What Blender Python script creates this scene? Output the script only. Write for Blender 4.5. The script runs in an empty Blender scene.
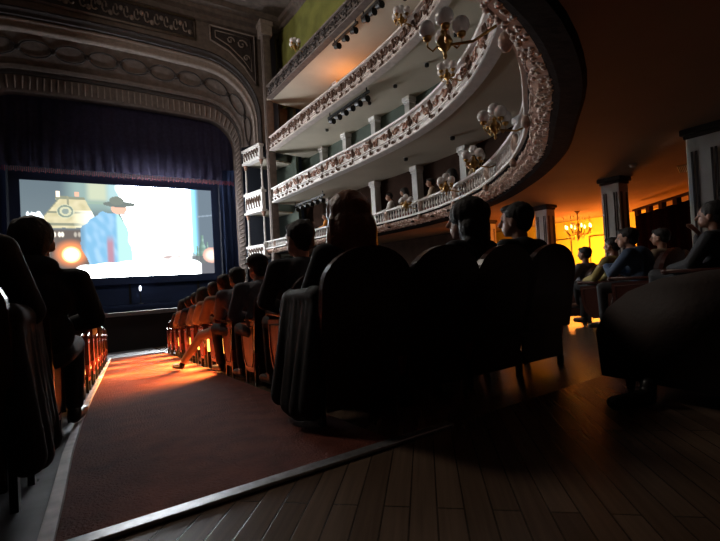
import bpy, bmesh, math, random
from mathutils import Vector, Matrix, noise
random.seed(7)
scene = bpy.context.scene
COL = scene.collection
pi = math.pi
def sstep(a, b, x):
    t = max(0, min(1, (x-a)/(b-a))); return t*t*(3-2*t)

# ------------------------------------------------------------ materials
def mat(name, col, rough=.6, metal=0, nscale=0, namt=0, bump=0, bscale=40, emit=None, estr=0, spec=.5, stretch=None, rot=0):
    m = bpy.data.materials.new(name); m.use_nodes = True
    nt = m.node_tree; b = nt.nodes['Principled BSDF']
    b.inputs['Base Color'].default_value = (*col, 1)
    b.inputs['Roughness'].default_value = rough
    b.inputs['Metallic'].default_value = metal
    b.inputs['Specular IOR Level'].default_value = spec
    tc = nt.nodes.new('ShaderNodeTexCoord')
    src = tc.outputs['Object']
    if stretch:
        mp = nt.nodes.new('ShaderNodeMapping'); mp.inputs['Scale'].default_value = stretch
        mp.inputs['Rotation'].default_value = (0, 0, rot)
        nt.links.new(src, mp.inputs['Vector']); src = mp.outputs['Vector']
    if nscale:
        n = nt.nodes.new('ShaderNodeTexNoise'); n.inputs['Scale'].default_value = nscale
        n.inputs['Detail'].default_value = 5
        nt.links.new(src, n.inputs['Vector'])
        r = nt.nodes.new('ShaderNodeValToRGB')
        r.color_ramp.elements[0].position = .3; r.color_ramp.elements[1].position = .7
        r.color_ramp.elements[0].color = (*[c*(1-namt) for c in col], 1)
        r.color_ramp.elements[1].color = (*[min(1, c*(1+namt)) for c in col], 1)
        nt.links.new(n.outputs['Fac'], r.inputs['Fac']); nt.links.new(r.outputs['Color'], b.inputs['Base Color'])
    if bump:
        n2 = nt.nodes.new('ShaderNodeTexNoise'); n2.inputs['Scale'].default_value = bscale
        nt.links.new(src, n2.inputs['Vector'])
        bp = nt.nodes.new('ShaderNodeBump'); bp.inputs['Strength'].default_value = bump; bp.inputs['Distance'].default_value = .01
        nt.links.new(n2.outputs['Fac'], bp.inputs['Height']); nt.links.new(bp.outputs['Normal'], b.inputs['Normal'])
    if emit:
        b.inputs['Emission Color'].default_value = (*emit, 1); b.inputs['Emission Strength'].default_value = estr
    return m

M = {}
M['plaster'] = mat('cream plaster', (.72, .66, .60), .55, nscale=3, namt=.08)
M['fascia'] = mat('white painted plaster', (.80, .76, .74), .5, nscale=5, namt=.1, bump=.2)
M['gilt'] = mat('tarnished gilt relief', (.12, .058, .036), .5, .15, nscale=9, namt=.5)
M['rose'] = mat('rose gilt relief', (.38, .21, .15), .45, .2, nscale=12, namt=.5)
M['belly'] = mat('shade dark moulding', (.012, .009, .009), .95, nscale=6, namt=.4, bump=.6, bscale=14, spec=.05)  # balcony underside turned from the screen, its shade put into the colour
M['ceil'] = mat('brown ceiling paint', (.32, .21, .14), .9, spec=.1, nscale=.6, namt=.12)
M['decks'] = mat('pale ceiling plaster', (.54, .48, .39), .75, nscale=.5, namt=.12)
M['green'] = mat('green grey wall', (.085, .11, .085), .7, nscale=1, namt=.2)
M['olive'] = mat('olive gold wall', (.20, .20, .045), .8, nscale=1, namt=.3)
M['darkwall'] = mat('dark brown wall', (.045, .024, .017), .95, spec=.05, nscale=2, namt=.3)
M['arch'] = mat('aged brown plaster', (.12, .088, .075), .7, nscale=4, namt=.25, bump=.3, bscale=12)
M['arch_light'] = mat('worn cream moulding', (.24, .185, .16), .6, nscale=5, namt=.2)
M['arch_dark'] = mat('dark bronze moulding', (.03, .021, .02), .6, nscale=5, namt=.3)
M['stageblack'] = mat('black stage cloth', (.010, .012, .02), .85)
M['curtain'] = mat('midnight curtain velvet', (.035, .03, .075), .8, nscale=6, namt=.25)
M['mask'] = mat('bloom tinted masking cloth', (.026, .048, .13), .9)  # blue bloom around the screen put into the cloth colour
M['stagefloor'] = mat('dark stage boards', (.002, .0025, .005), 1, spec=0, nscale=4, namt=.3, stretch=(1, .1, 1))
M['stagewall'] = mat('dark stage front', (.012, .011, .014), .6)
M['redlac'] = mat('red lacquered wood', (.24, .018, .012), .4, nscale=5, namt=.35, stretch=(3, 3, .5))
M['uphol'] = mat('dark wine upholstery', (.030, .010, .010), .75, nscale=20, namt=.2)
M['iron'] = mat('black cast iron', (.012, .012, .012), .4, .3)
M['knob'] = mat('worn armrest wood', (.05, .016, .012), .25)
M['sofa'] = mat('brown leather', (.030, .016, .012), .7, nscale=8, namt=.2, bump=.2)
M['brass'] = mat('aged brass', (.36, .20, .06), .3, .9)
M['rose_light'] = mat('pinkish cream plaster', (.60, .45, .38), .5, nscale=14, namt=.35)
M['globe'] = mat('milk glass', (.78, .74, .74), .18)
M['metal_strip'] = mat('brushed aluminium', (.55, .55, .57), .32, .85, nscale=30, namt=.2)
M['kerb'] = mat('worn pale kerb', (.42, .37, .34), .45, nscale=8, namt=.35)
M['rowfloor'] = mat('grey painted boards', (.10, .105, .125), .5, nscale=6, namt=.3)
M['skin'] = mat('skin', (.42, .22, .15), .5)
M['skin_dark'] = mat('tan skin', (.27, .13, .085), .5)
M['hair'] = mat('dark hair', (.010, .007, .006), .7, bump=.5, bscale=60)
M['hair_brown'] = mat('glow tinted hair', (.19, .06, .022), .4, bump=.5, bscale=60)  # brown raised to imitate warm edge light on the hair
M['eye'] = mat('eye', (.25, .25, .25), .1)
M['cloth_black'] = mat('black cloth', (.008, .008, .010), .85)
M['cloth_char'] = mat('charcoal cloth', (.022, .022, .026), .85, nscale=10, namt=.2)
M['cloth_navy'] = mat('navy cloth', (.012, .016, .035), .85)
M['cloth_grey'] = mat('grey cloth', (.12, .12, .14), .8, nscale=8, namt=.2)
M['cloth_tan'] = mat('tan cloth', (.30, .22, .15), .8)
M['cloth_white'] = mat('white cloth', (.55, .52, .50), .8)
M['cloth_orange'] = mat('orange cloth', (.6, .22, .02), .8)
M['cloth_olive'] = mat('yellow ochre cloth', (.30, .24, .07), .8)
M['cloth_blue'] = mat('denim cloth', (.04, .07, .13), .8)
M['shoe'] = mat('black shoe', (.01, .01, .01), .35)
M['orangewall'] = mat('ochre foyer wall', (.90, .62, .12), .6, nscale=1.5, namt=.06)
M['partition'] = mat('dark red partition cloth', (.014, .003, .003), 1, spec=0, nscale=3, namt=.3, stretch=(1, 1, .2))
M['column'] = mat('pale painted column', (.62, .59, .55), .5, nscale=3, namt=.12)
M['column_dark'] = mat('dark column groove', (.04, .028, .024), .8)
M['bulb'] = mat('warm bulb', (1, .8, .4), .3, emit=(1, .62, .18), estr=12)
M['amber_glow'] = mat('amber glow', (1, .6, .2), .3, emit=(1, .40, .07), estr=5)
M['crystal'] = mat('crystal drops', (.95, .85, .6), .12, nscale=10, namt=.1)
M['black'] = mat('matt black metal', (.010, .010, .010), .5)
M['pale_panel'] = mat('pale panel', (.55, .55, .55), .5)

def carpet_mat():
    m = mat('red brown carpet', (.115, .030, .019), .95, nscale=7, namt=.3, bump=1, bscale=90, spec=.15)
    return m
M['carpet'] = carpet_mat()
def parquet_mat():
    m = bpy.data.materials.new('oak plank parquet'); m.use_nodes = True
    nt = m.node_tree; b = nt.nodes['Principled BSDF']; L = nt.links.new
    tc = nt.nodes.new('ShaderNodeTexCoord'); mp = nt.nodes.new('ShaderNodeMapping')
    mp.inputs['Rotation'].default_value = (0, 0, math.radians(-50))
    L(tc.outputs['Object'], mp.inputs['Vector'])
    br = nt.nodes.new('ShaderNodeTexBrick'); br.inputs['Scale'].default_value = 1
    br.inputs['Brick Width'].default_value = 1.3; br.inputs['Row Height'].default_value = .085
    br.inputs['Mortar Size'].default_value = .0035; br.inputs['Mortar Smooth'].default_value = .3
    br.inputs['Color1'].default_value = (.19, .125, .085, 1); br.inputs['Color2'].default_value = (.12, .075, .05, 1)
    br.inputs['Mortar'].default_value = (.06, .04, .027, 1)
    L(mp.outputs['Vector'], br.inputs['Vector'])
    mp2 = nt.nodes.new('ShaderNodeMapping'); mp2.inputs['Scale'].default_value = (1.5, 30, 1)
    L(mp.outputs['Vector'], mp2.inputs['Vector'])
    n = nt.nodes.new('ShaderNodeTexNoise'); n.inputs['Scale'].default_value = 2; n.inputs['Detail'].default_value = 6
    L(mp2.outputs['Vector'], n.inputs['Vector'])
    mx = nt.nodes.new('ShaderNodeMixRGB'); mx.blend_type = 'MULTIPLY'; mx.inputs['Fac'].default_value = .6
    L(br.outputs['Color'], mx.inputs['Color1']); L(n.outputs['Fac'], mx.inputs['Color2'])
    L(mx.outputs['Color'], b.inputs['Base Color'])
    b.inputs['Roughness'].default_value = .26
    bp = nt.nodes.new('ShaderNodeBump'); bp.inputs['Strength'].default_value = .2; bp.inputs['Distance'].default_value = .002
    L(br.outputs['Fac'], bp.inputs['Height']); bp.invert = True
    L(bp.outputs['Normal'], b.inputs['Normal'])
    return m
M['parquet'] = parquet_mat()

# ------------------------------------------------------------ object helpers
def link_mesh(name, me, m=None, parent=None, smooth=False):
    o = bpy.data.objects.new(name, me); COL.objects.link(o)
    if m is not None and not me.materials: me.materials.append(m)
    if smooth:
        for p in me.polygons: p.use_smooth = True
    if parent is not None: o.parent = parent
    return o
def obj(name, bm, m, parent=None, smooth=False, recalc=True):
    me = bpy.data.meshes.new(name)
    if recalc: bmesh.ops.recalc_face_normals(bm, faces=bm.faces)
    bm.to_mesh(me); bm.free()
    return link_mesh(name, me, m, parent, smooth)
def tag(o, label=None, cat=None, group=None, kind=None):
    if label: o['label'] = label
    if cat: o['category'] = cat
    if group: o['group'] = group
    if kind: o['kind'] = kind
    return o
def empty(name, loc=(0, 0, 0), rz=0, label=None, cat=None, group=None):
    o = bpy.data.objects.new(name, None); COL.objects.link(o)
    o.empty_display_size = .1
    o.location = loc; o.rotation_euler = (0, 0, rz)
    return tag(o, label, cat, group)
def struct(name, bm, m, smooth=False, parent=None):
    o = obj(name, bm, m, parent, smooth)
    if parent is None: o['kind'] = 'structure'
    return o
KC = {}
def kids(o):
    if o.name not in KC: KC[o.name] = [c for c in bpy.data.objects if c.parent == o]
    return KC[o.name]
def copy_tree(o, loc, rz=0, label=None, group=None, sx=1):
    def rec(s, par):
        c = s.copy(); COL.objects.link(c); c.parent = par
        for k in kids(s): rec(k, c)
        return c
    r = rec(o, None); r.location = loc; r.rotation_euler = (0, 0, rz)
    r.scale = (sx, 1, 1)
    if label: r['label'] = label
    if group: r['group'] = group
    return r

def box(bm, x0, x1, y0, y1, z0, z1, mtx=None, bev=0):
    vs = [bm.verts.new((x, y, z)) for x in (x0, x1) for y in (y0, y1) for z in (z0, z1)]
    fs = [(0, 1, 3, 2), (4, 6, 7, 5), (0, 4, 5, 1), (2, 3, 7, 6), (0, 2, 6, 4), (1, 5, 7, 3)]
    F = [bm.faces.new([vs[i] for i in f]) for f in fs]
    if bev:
        es = list({e for f in F for e in f.edges})
        r = bmesh.ops.bevel(bm, geom=es, offset=bev, segments=2, affect='EDGES', profile=.5)
        vs = list({v for f in r['faces'] for v in f.verts} | {v for v in vs if v.is_valid})
    if mtx is not None:
        for v in vs: v.co = mtx @ v.co
    return vs
def capsule(bm, p0, p1, r0, r1, seg=10, sx=1):
    p0, p1 = Vector(p0), Vector(p1); d = p1-p0; L = d.length
    if L < 1e-6: d = Vector((0, 0, 1))
    q = d.to_track_quat('Z', 'Y')
    rings = []
    prof = [(-r0*math.cos(a), r0*math.sin(a)) for a in (pi/8, pi/4, 3*pi/8)] + [(0, r0), (L, r1)] + [(L+r1*math.cos(a), r1*math.sin(a)) for a in (3*pi/8, pi/4, pi/8)]
    for z, r in prof:
        rings.append([bm.verts.new(p0+q @ Vector((r*math.cos(2*pi*i/seg), r*math.sin(2*pi*i/seg), z))) for i in range(seg)])
    for a, b in zip(rings, rings[1:]):
        for i in range(seg): bm.faces.new((a[i], a[(i+1) % seg], b[(i+1) % seg], b[i]))
    bm.faces.new(rings[0][::-1]); bm.faces.new(rings[-1])
def ell(bm, c, r, seg=16, rot=None):
    m = Matrix.Translation(c)
    if rot is not None: m = m @ rot.to_4x4()
    m = m @ Matrix.Diagonal((*r, 1))
    nv = max(4, seg*2//3); rings = []
    for j in range(1, nv):
        a = pi*j/nv; z, r_ = math.cos(a), math.sin(a)
        rings.append([bm.verts.new(m @ Vector((r_*math.cos(2*pi*i/seg), r_*math.sin(2*pi*i/seg), z))) for i in range(seg)])
    t_ = bm.verts.new(m @ Vector((0, 0, 1))); b_ = bm.verts.new(m @ Vector((0, 0, -1)))
    for i in range(seg):
        k_ = (i+1) % seg
        bm.faces.new((t_, rings[0][i], rings[0][k_])); bm.faces.new((b_, rings[-1][k_], rings[-1][i]))
        for u_, w_ in zip(rings, rings[1:]): bm.faces.new((u_[i], w_[i], w_[k_], u_[k_]))
def tube(bm, pts, r, seg=6):
    pts = [Vector(p) for p in pts]; rings = []
    n = len(pts)
    up = Vector((0, 0, 1))
    for i, p in enumerate(pts):
        d = (pts[min(i+1, n-1)]-pts[max(i-1, 0)])
        if d.length < 1e-7: d = Vector((1, 0, 0))
        d.normalize()
        u = up if abs(d.dot(up)) < .95 else Vector((1, 0, 0))
        a = d.cross(u).normalized(); b = a.cross(d)
        rr = r(i/(n-1)) if callable(r) else r
        rings.append([bm.verts.new(p+a*math.cos(2*pi*k/seg)*rr+b*math.sin(2*pi*k/seg)*rr) for k in range(seg)])
    for a, b in zip(rings, rings[1:]):
        for k in range(seg): bm.faces.new((a[k], a[(k+1) % seg], b[(k+1) % seg], b[k]))
    bm.faces.new(rings[0][::-1]); bm.faces.new(rings[-1])
def lathe(bm, prof, seg=16, mtx=None):
    rings = []
    for r, z in prof:
        rings.append([bm.verts.new((max(r, 1e-4)*math.cos(2*pi*i/seg), max(r, 1e-4)*math.sin(2*pi*i/seg), z)) for i in range(seg)])
    for a, b in zip(rings, rings[1:]):
        for i in range(seg): bm.faces.new((a[i], a[(i+1) % seg], b[(i+1) % seg], b[i]))
    bm.faces.new(rings[0][::-1]); bm.faces.new(rings[-1])
    if mtx is not None:
        for rg in rings:
            for v in rg: v.co = mtx @ v.co
def prism(bm, poly, h0, h1, f):
    """poly: 2D outline; f(a, b, h) -> 3D"""
    A = [bm.verts.new(f(a, b, h0)) for a, b in poly]; B = [bm.verts.new(f(a, b, h1)) for a, b in poly]
    n = len(poly)
    for i in range(n): bm.faces.new((A[i], A[(i+1) % n], B[(i+1) % n], B[i]))
    bm.faces.new(A[::-1]); bm.faces.new(B)
def evaluated(bm, mods):
    me = bpy.data.meshes.new('tmp'); bm.to_mesh(me); bm.free()
    o = bpy.data.objects.new('tmp', me); COL.objects.link(o)
    for typ, kw in mods:
        md = o.modifiers.new(typ, typ)
        for k, v in kw.items(): setattr(md, k, v)
    dg = bpy.context.evaluated_depsgraph_get(); dg.update()
    out = bpy.data.meshes.new_from_object(o.evaluated_get(dg))
    bpy.data.objects.remove(o); bpy.data.meshes.remove(me)
    return out
def fused(bm, vox, sm=3):
    me = evaluated(bm, [('REMESH', dict(mode='VOXEL', voxel_size=vox, use_smooth_shade=True)), ('SMOOTH', dict(factor=.6, iterations=sm))])
    for p in me.polygons: p.use_smooth = True
    return me

# ------------------------------------------------------------ people
def person_meshes(hair='short', female=False, lean=0, headp=(0, 0), yaw=0, tilt=0, arms='lap', legs='down', vox=.009, coat=False, hs=1.12):
    """seated figure, facing +y, floor at z=0. returns dict of meshes"""
    R = {}
    sh = .175 if female else .2
    pel = Vector((0, -.03, .535)); 
    def tl(p):  # torso lean about the pelvis
        v = Vector(p)-pel; c, s = math.cos(lean), math.sin(lean)
        return pel+Vector((v.x, v.y*c+v.z*s, v.z*c-v.y*s))
    chest = tl((0, -.08, .86)); waist = tl((0, -.06, .68)); neck = tl((0, -.07, 1.0)); 
    hc = tl((0, -.03, 1.165))+Vector((headp[0], headp[1], 0))
    hm = Matrix.Rotation(yaw, 3, 'Z') @ Matrix.Rotation(tilt, 3, 'X')
    def hp(x, y, z): return hc+hm @ Vector((x, y, z))
    shl = [tl((s*sh, -.07, .945)) for s in (-1, 1)]
    if arms == 'lap': elb = [tl((s*(sh+.07), .03, .71)) for s in (-1, 1)]; wr = [Vector((s*.10, .26, .655)) for s in (-1, 1)]
    elif arms == 'rest': elb = [tl((s*(sh+.08), -.02, .70)) for s in (-1, 1)]; wr = [Vector((s*.26, .2, .70)) for s in (-1, 1)]
    elif arms == 'chin': elb = [tl((-(sh+.06), .05, .70)), Vector((.23, .12, .72))]; wr = [Vector((-.12, .26, .655)), hp(.05, .11, -.17)]
    elif arms == 'front': elb = [Vector((s*.20, .26, .70)) for s in (-1, 1)]; wr = [Vector((s*.04, .40, .80)) for s in (-1, 1)]
    hip = [Vector((s*.09, 0, .525)) for s in (-1, 1)]
    if legs == 'down': kn = [Vector((s*.13, .40, .52)) for s in (-1, 1)]; an = [Vector((s*.12, .44, .06)) for s in (-1, 1)]
    elif legs == 'wide': kn = [Vector((s*.22, .38, .53)) for s in (-1, 1)]; an = [Vector((s*.18, .40, .06)) for s in (-1, 1)]
    elif legs == 'out': kn = [Vector((-.26, .34, .46)), Vector((.13, .40, .52))]; an = [Vector((-.50, .62, .04)), Vector((.12, .42, .06))]
    elif legs == 'cross': kn = [Vector((-.05, .42, .60)), Vector((.10, .40, .52))]; an = [Vector((.22, .56, .27)), Vector((.08, .42, .06))]
    # body
    bm = bmesh.new()
    ell(bm, pel, (.165, .12, .12)); ell(bm, waist, (.14, .10, .15)); ell(bm, chest, (sh*.88, .105, .17))
    capsule(bm, shl[0], shl[1], .05, .05); capsule(bm, neck-Vector((0, 0, .04)), hp(0, -.02, -.07), .056, .05)
    ell(bm, hp(0, -.008, .025), (.074, .094, .092), 20, hm); ell(bm, hp(0, .025, -.045), (.056, .062, .062), 16, hm)
    ell(bm, hp(0, .062, -.085), (.026, .02, .018), 10, hm)     # chin
    capsule(bm, hp(0, .086, .015), hp(0, .108, -.022), .010, .015, 8)   # nose
    ell(bm, hp(0, .083, -.05), (.025, .012, .007), 8, hm); ell(bm, hp(0, .082, -.062), (.021, .012, .007), 8, hm)
    ell(bm, hp(0, .08, .032), (.05, .012, .010), 10, hm)       # brow
    for s in (-1, 1): ell(bm, hp(s*.074, -.005, -.01), (.010, .02, .032), 8, hm)
    for k in (0, 1):
        s = (-1, 1)[k]
        capsule(bm, shl[k], elb[k], .05, .038); capsule(bm, elb[k], wr[k], .038, .025)
        d = (wr[k]-elb[k]).normalized()
        up = Vector((0, 0, 1)) if arms != 'chin' or k == 0 else Vector((0, -1, 0))
        side = d.cross(up).normalized(); nn = side.cross(d).normalized()
        dd = (d-nn*.35).normalized()
        pc = wr[k]+dd*.05
        capsule(bm, wr[k]+side*.012, pc+side*.022+dd*.025, .018, .015, 8); capsule(bm, wr[k]-side*.012, pc-side*.022+dd*.025, .018, .015, 8); capsule(bm, wr[k], pc+dd*.025, .018, .015, 8)
        for f in range(4):
            b0 = pc+dd*.03+side*(-.030+.020*f); L = (.038, .045, .042, .032)[f]
            b1 = b0+(dd-nn*.25).normalized()*L; b2 = b1+(dd-nn*1.0).normalized()*L*.75
            capsule(bm, b0, b1, .0088, .0082, 8); capsule(bm, b1, b2, .0082, .0072, 8)
        ts = -s
        b0 = wr[k]+dd*.02+side*ts*.02*(1 if side.x > 0 else -1); b1 = b0+(dd+side*ts*(1 if side.x > 0 else -1)*.8).normalized()*.045; b2 = b1+dd*.03
        capsule(bm, b0, b1, .011, .010, 8); capsule(bm, b1, b2, .010, .008, 8)
        capsule(bm, hip[k], kn[k], .08, .056); capsule(bm, kn[k], an[k], .052, .035); capsule(bm, an[k], an[k]+Vector((0, .14, -.02)), .035, .028)
    R['body'] = fused(bm, vox, 2)
    # jacket or sweater
    bm = bmesh.new(); e = .018
    ell(bm, waist-Vector((0, 0, .04)), (.165+e, .125+e, .17)); ell(bm, chest, (sh*.9+e, .115+e, .175)); capsule(bm, shl[0], shl[1], .058+e, .058+e)
    ell(bm, neck-Vector((0, .0, .02)), (.085, .075, .05))
    if coat:
        for s in (-1, 1): capsule(bm, Vector((s*.10, 0, .56)), Vector((s*.15, .36, .55)), .105, .09)
    for k in (0, 1):
        capsule(bm, shl[k], elb[k], .056+e, .047+e); capsule(bm, elb[k], elb[k].lerp(wr[k], .9), .047+e, .034+e)
    if hair != 'hood':
        for k in range(5): # folds on the back
            a = -.5+k*.25; ell(bm, chest+Vector((a*.3, -.10, -.05-.02*k)), (.03, .02, .10), 8)
    else: ell(bm, tl((0, -.13, 1.03)), (.13, .08, .07))
    R['jacket'] = fused(bm, vox*1.2, 3)
    bm = bmesh.new(); ell(bm, pel-Vector((0, 0, .01)), (.18, .135, .10))
    for k in (0, 1):
        capsule(bm, hip[k], kn[k], .092, .069); capsule(bm, kn[k], kn[k].lerp(an[k], .88), .066, .052)
    R['trousers'] = fused(bm, vox*1.3, 3)
    for k in (0, 1):
        bm = bmesh.new()
        fd = (Vector((an[k].x, 0, 0))*.3+Vector((0, .16, 0))) if legs != 'out' or k else Vector((-.09, .13, 0))
        capsule(bm, an[k]+Vector((0, -.04, -.02)), an[k]+Vector((0, -.02, .01)), .040, .042); capsule(bm, an[k]+Vector((0, -.03, -.03)), an[k]+fd*.95+Vector((0, 0, -.035)), .04, .036)
        R[('shoe0', 'shoe1')[k]] = fused(bm, vox*1.2, 2)
    bm = bmesh.new(); hy = -.018
    if hair in ('short', 'hood', 'cap'):
        ell(bm, hp(0, hy-.008, .042), (.084, .100, .088), 20, hm); ell(bm, hp(0, -.055, -.01), (.074, .055, .07), 16, hm); ell(bm, hp(0, .05, .085), (.055, .04, .03), 12, hm)
    elif hair == 'bob':
        ell(bm, hp(0, hy-.01, .04), (.104, .116, .098), 20, hm); ell(bm, hp(0, -.05, -.05), (.118, .085, .105), 20, hm); ell(bm, hp(0, -.06, -.12), (.12, .075, .05), 16, hm)
    elif hair == 'long':
        ell(bm, hp(0, hy-.01, .04), (.104, .116, .100), 20, hm); ell(bm, hp(0, -.065, -.06), (.122, .085, .14), 20, hm)
        for s in (-1, 1): capsule(bm, hp(s*.075, -.02, -.02), hp(s*.10, -.01, -.24), .045, .035)
        capsule(bm, hp(0, -.07, -.05), hp(0, -.11, -.34), .10, .075)
        for s in (-1, 0, 1): capsule(bm, hp(s*.06, -.10, -.2), hp(s*.075, -.12, -.40), .05, .025)
    elif hair == 'bun':
        ell(bm, hp(0, hy-.008, .04), (.088, .102, .09), 20, hm); ell(bm, hp(0, -.055, -.01), (.076, .055, .065), 16, hm); ell(bm, hp(0, -.13, .05), (.045, .04, .045), 12, hm)
    if hair == 'cap':
        pass
    me = fused(bm, vox, 1)
    for v in me.vertices:
        nz = noise.noise(Vector((v.co.x*45, v.co.y*45, v.co.z*9))); v.co += (v.co-hc).normalized()*nz*.007
    R['hair'] = me
    bm = bmesh.new()
    for s in (-1, 1): ell(bm, hp(s*.03, .076, .008), (.012, .010, .010), 8, hm)
    me = bpy.data.meshes.new('eyes'); bm.to_mesh(me); bm.free(); R['eyes'] = me
    R['cap'] = None
    nm_all = ('body', 'jacket', 'hair', 'eyes')
    if hair == 'cap':
        bm = bmesh.new(); ell(bm, hp(0, -.01, .07), (.095, .112, .075), 16, hm); capsule(bm, hp(-.04, .09, .06), hp(.04, .09, .06), .012, .012); capsule(bm, hp(-.04, .13, .05), hp(.04, .13, .05), .010, .010); ell(bm, hp(0, .1, .056), (.07, .06, .012), 12, hm)
        R['cap'] = fused(bm, vox, 2)
    for key in ('body', 'jacket', 'hair', 'eyes', 'cap'):
        if R.get(key) is None: continue
        for v in R[key].vertices:
            w = 1 if key in ('hair', 'eyes', 'cap') else sstep(hc.z-.17, hc.z-.08, v.co.z) if (v.co-hc).length < .3 and (key == 'body' and (v.co-hc).length < .19) else 0
            v.co += (v.co-hc)*(hs-1)*w
    return R
V = .010
P_long = person_meshes('long', True, lean=.02, headp=(.0, .0), yaw=.25, arms='lap', coat=True, vox=V, hs=1.28)
P_bob = person_meshes('bob', True, lean=.04, yaw=.45, arms='lap', vox=V, hs=1.28)
P_short = person_meshes('short', False, lean=.05, yaw=.35, arms='lap', legs='down', vox=V, hs=1.2)
P_lean = person_meshes('short', False, lean=.30, yaw=.3, arms='front', legs='wide', vox=.012)
P_side = person_meshes('short', False, lean=-.12, yaw=.1, arms='lap', legs='cross', vox=.012, hs=1.0)
P_cap = person_meshes('cap', False, lean=.22, yaw=.3, arms='lap', vox=.012)
P_out = person_meshes('short', False, lean=.02, yaw=.3, arms='lap', legs='out', vox=.012)
P_chin = person_meshes('bun', True, lean=-.05, yaw=.1, arms='chin', legs='cross', vox=V)
P_hood = person_meshes('hood', False, lean=.02, yaw=-.1, arms='lap', vox=V, hs=1.25)
LO1 = person_meshes('short', False, lean=0, arms='lap', vox=.022)
LO2 = person_meshes('long', True, lean=.05, arms='lap', vox=.022)

# ------------------------------------------------------------ floor
H = -.75; SL = .10; YS = 1.48
def fz(y): return H - SL*max(0, y-YS)
AX0, AX1 = -.30, 1.00
YE = 13.2
def sheet(x0, x1, y0, y1, dz, nx=1, ny=1, bm=None):
    bm = bm or bmesh.new()
    g = [[bm.verts.new((x0+(x1-x0)*i/nx, y0+(y1-y0)*j/ny, fz(y0+(y1-y0)*j/ny)+dz)) for j in range(ny+1)] for i in range(nx+1)]
    for i in range(nx):
        for j in range(ny): bm.faces.new((g[i][j], g[i+1][j], g[i+1][j+1], g[i][j+1]))
    return bm
bm = sheet(-9, 17, -5, YS, 0); sheet(AX1+.02, 17, YS, 18.5, 0, bm=bm)
struct('floor', bm, M['parquet'])
bm = sheet(-9, AX0+.1, YS, 18.5, -.002); sheet(AX0+.1, AX1+.02, YE, 18.5, -.002, bm=bm)
sheet(AX0+.1, AX1+.02, YS, YE, -.002, bm=bm); struct('floor', bm, M['rowfloor'])
bm = bmesh.new(); rows = []
for y, x in ((YS, AX0+.085), (1.9, AX0+.07), (2.6, AX0+.035), (3.6, AX0+.01), (5, AX0), (YE, AX0)):
    rows.append([bm.verts.new((xx, y, fz(y)+h_)) for xx, h_ in ((x, 0.001), (x, .012), (AX1+.02, .012), (AX1+.02, .001))])
for a, b in zip(rows, rows[1:]):
    for i in range(4): bm.faces.new((a[i], a[(i+1) % 4], b[(i+1) % 4], b[i]))
bm.faces.new(rows[0]); bm.faces.new(rows[-1][::-1])
tag(obj('carpet_runner', bm, M['carpet']), 'long red brown carpet runner covering the sloping aisle towards the stage', 'carpet')
def slopebar(x0, x1, y0, y1, h, dz=0):
    bm = bmesh.new()
    lo = [bm.verts.new((x, y, fz(y)+dz)) for x, y in ((x0, y0), (x1, y0), (x1, y1), (x0, y1))]
    hi = [bm.verts.new((x, y, fz(y)+h)) for x, y in ((x0+.005, y0), (x1-.005, y0), (x1-.005, y1), (x0+.005, y1))]
    for i in range(4): bm.faces.new((lo[i], lo[(i+1) % 4], hi[(i+1) % 4], hi[i]))
    bm.faces.new(lo[::-1]); bm.faces.new(hi)
    return bm
bm = bmesh.new(); rows = []
for y, x in ((YS-.1, AX0+.09), (1.9, AX0+.07), (2.6, AX0+.035), (3.6, AX0+.01), (5, AX0), (YE, AX0)):
    z = fz(y); rows.append([bm.verts.new((x-.03, y, z+.001)), bm.verts.new((x-.026, y, z+.03)), bm.verts.new((x+.016, y, z+.03)), bm.verts.new((x+.02, y, z+.001))])
for a, b in zip(rows, rows[1:]):
    for i in range(4): bm.faces.new((a[i], a[(i+1) % 4], b[(i+1) % 4], b[i]))
bm.faces.new(rows[0]); bm.faces.new(rows[-1][::-1])
o = obj('floor_edging', bm, M['kerb'])
tag(o, 'pale worn metal edging strip along the left side of the red carpet', 'edging strip')
bm = bmesh.new(); box(bm, AX0+.02, 1.35, YS-.035, YS+.02, H+.001, H+.016, bev=.004)
tag(obj('threshold_strip', bm, M['metal_strip']), 'shiny threshold strip where the parquet meets the start of the carpet', 'threshold strip')

# ------------------------------------------------------------ balcony plan curve
PL = [(7.95, 24.6), (8.15, 23.3), (8.45, 19.5), (8.7, 16.5), (8.9, 14), (8.95, 12), (8.85, 10.4), (8.6, 9.1), (8.1, 7.6), (7.5, 6.4), (6.75, 5.3), (6.1, 4.5), (5.3, 3.72), (4.4, 3.06), (3.6, 2.5), (2.9, 2.14), (2.2, 1.9), (1.0, 1.68), (-.5, 1.66), (-2.2, 1.95), (-3.4, 2.5)]
def catmull(P, n=12):
    P = [Vector((p[0], p[1])) for p in P]; out = []
    for i in range(len(P)-1):
        p0 = P[max(i-1, 0)]; p1 = P[i]; p2 = P[i+1]; p3 = P[min(i+2, len(P)-1)]
        for k in range(n):
            t = k/n
            out.append(.5*((2*p1)+(p2-p0)*t+(2*p0-5*p1+4*p2-p3)*t*t+(3*p1-p0-3*p2+p3)*t**3))
    out.append(P[-1]); return out
CP = catmull(PL)
CS = [0]
for a, b in zip(CP, CP[1:]): CS.append(CS[-1]+(b-a).length)
CT = []
for i in range(len(CP)):
    d = (CP[min(i+1, len(CP)-1)]-CP[max(i-1, 0)]).normalized(); CT.append(Vector((-d.y, d.x)))  # outward
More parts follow.
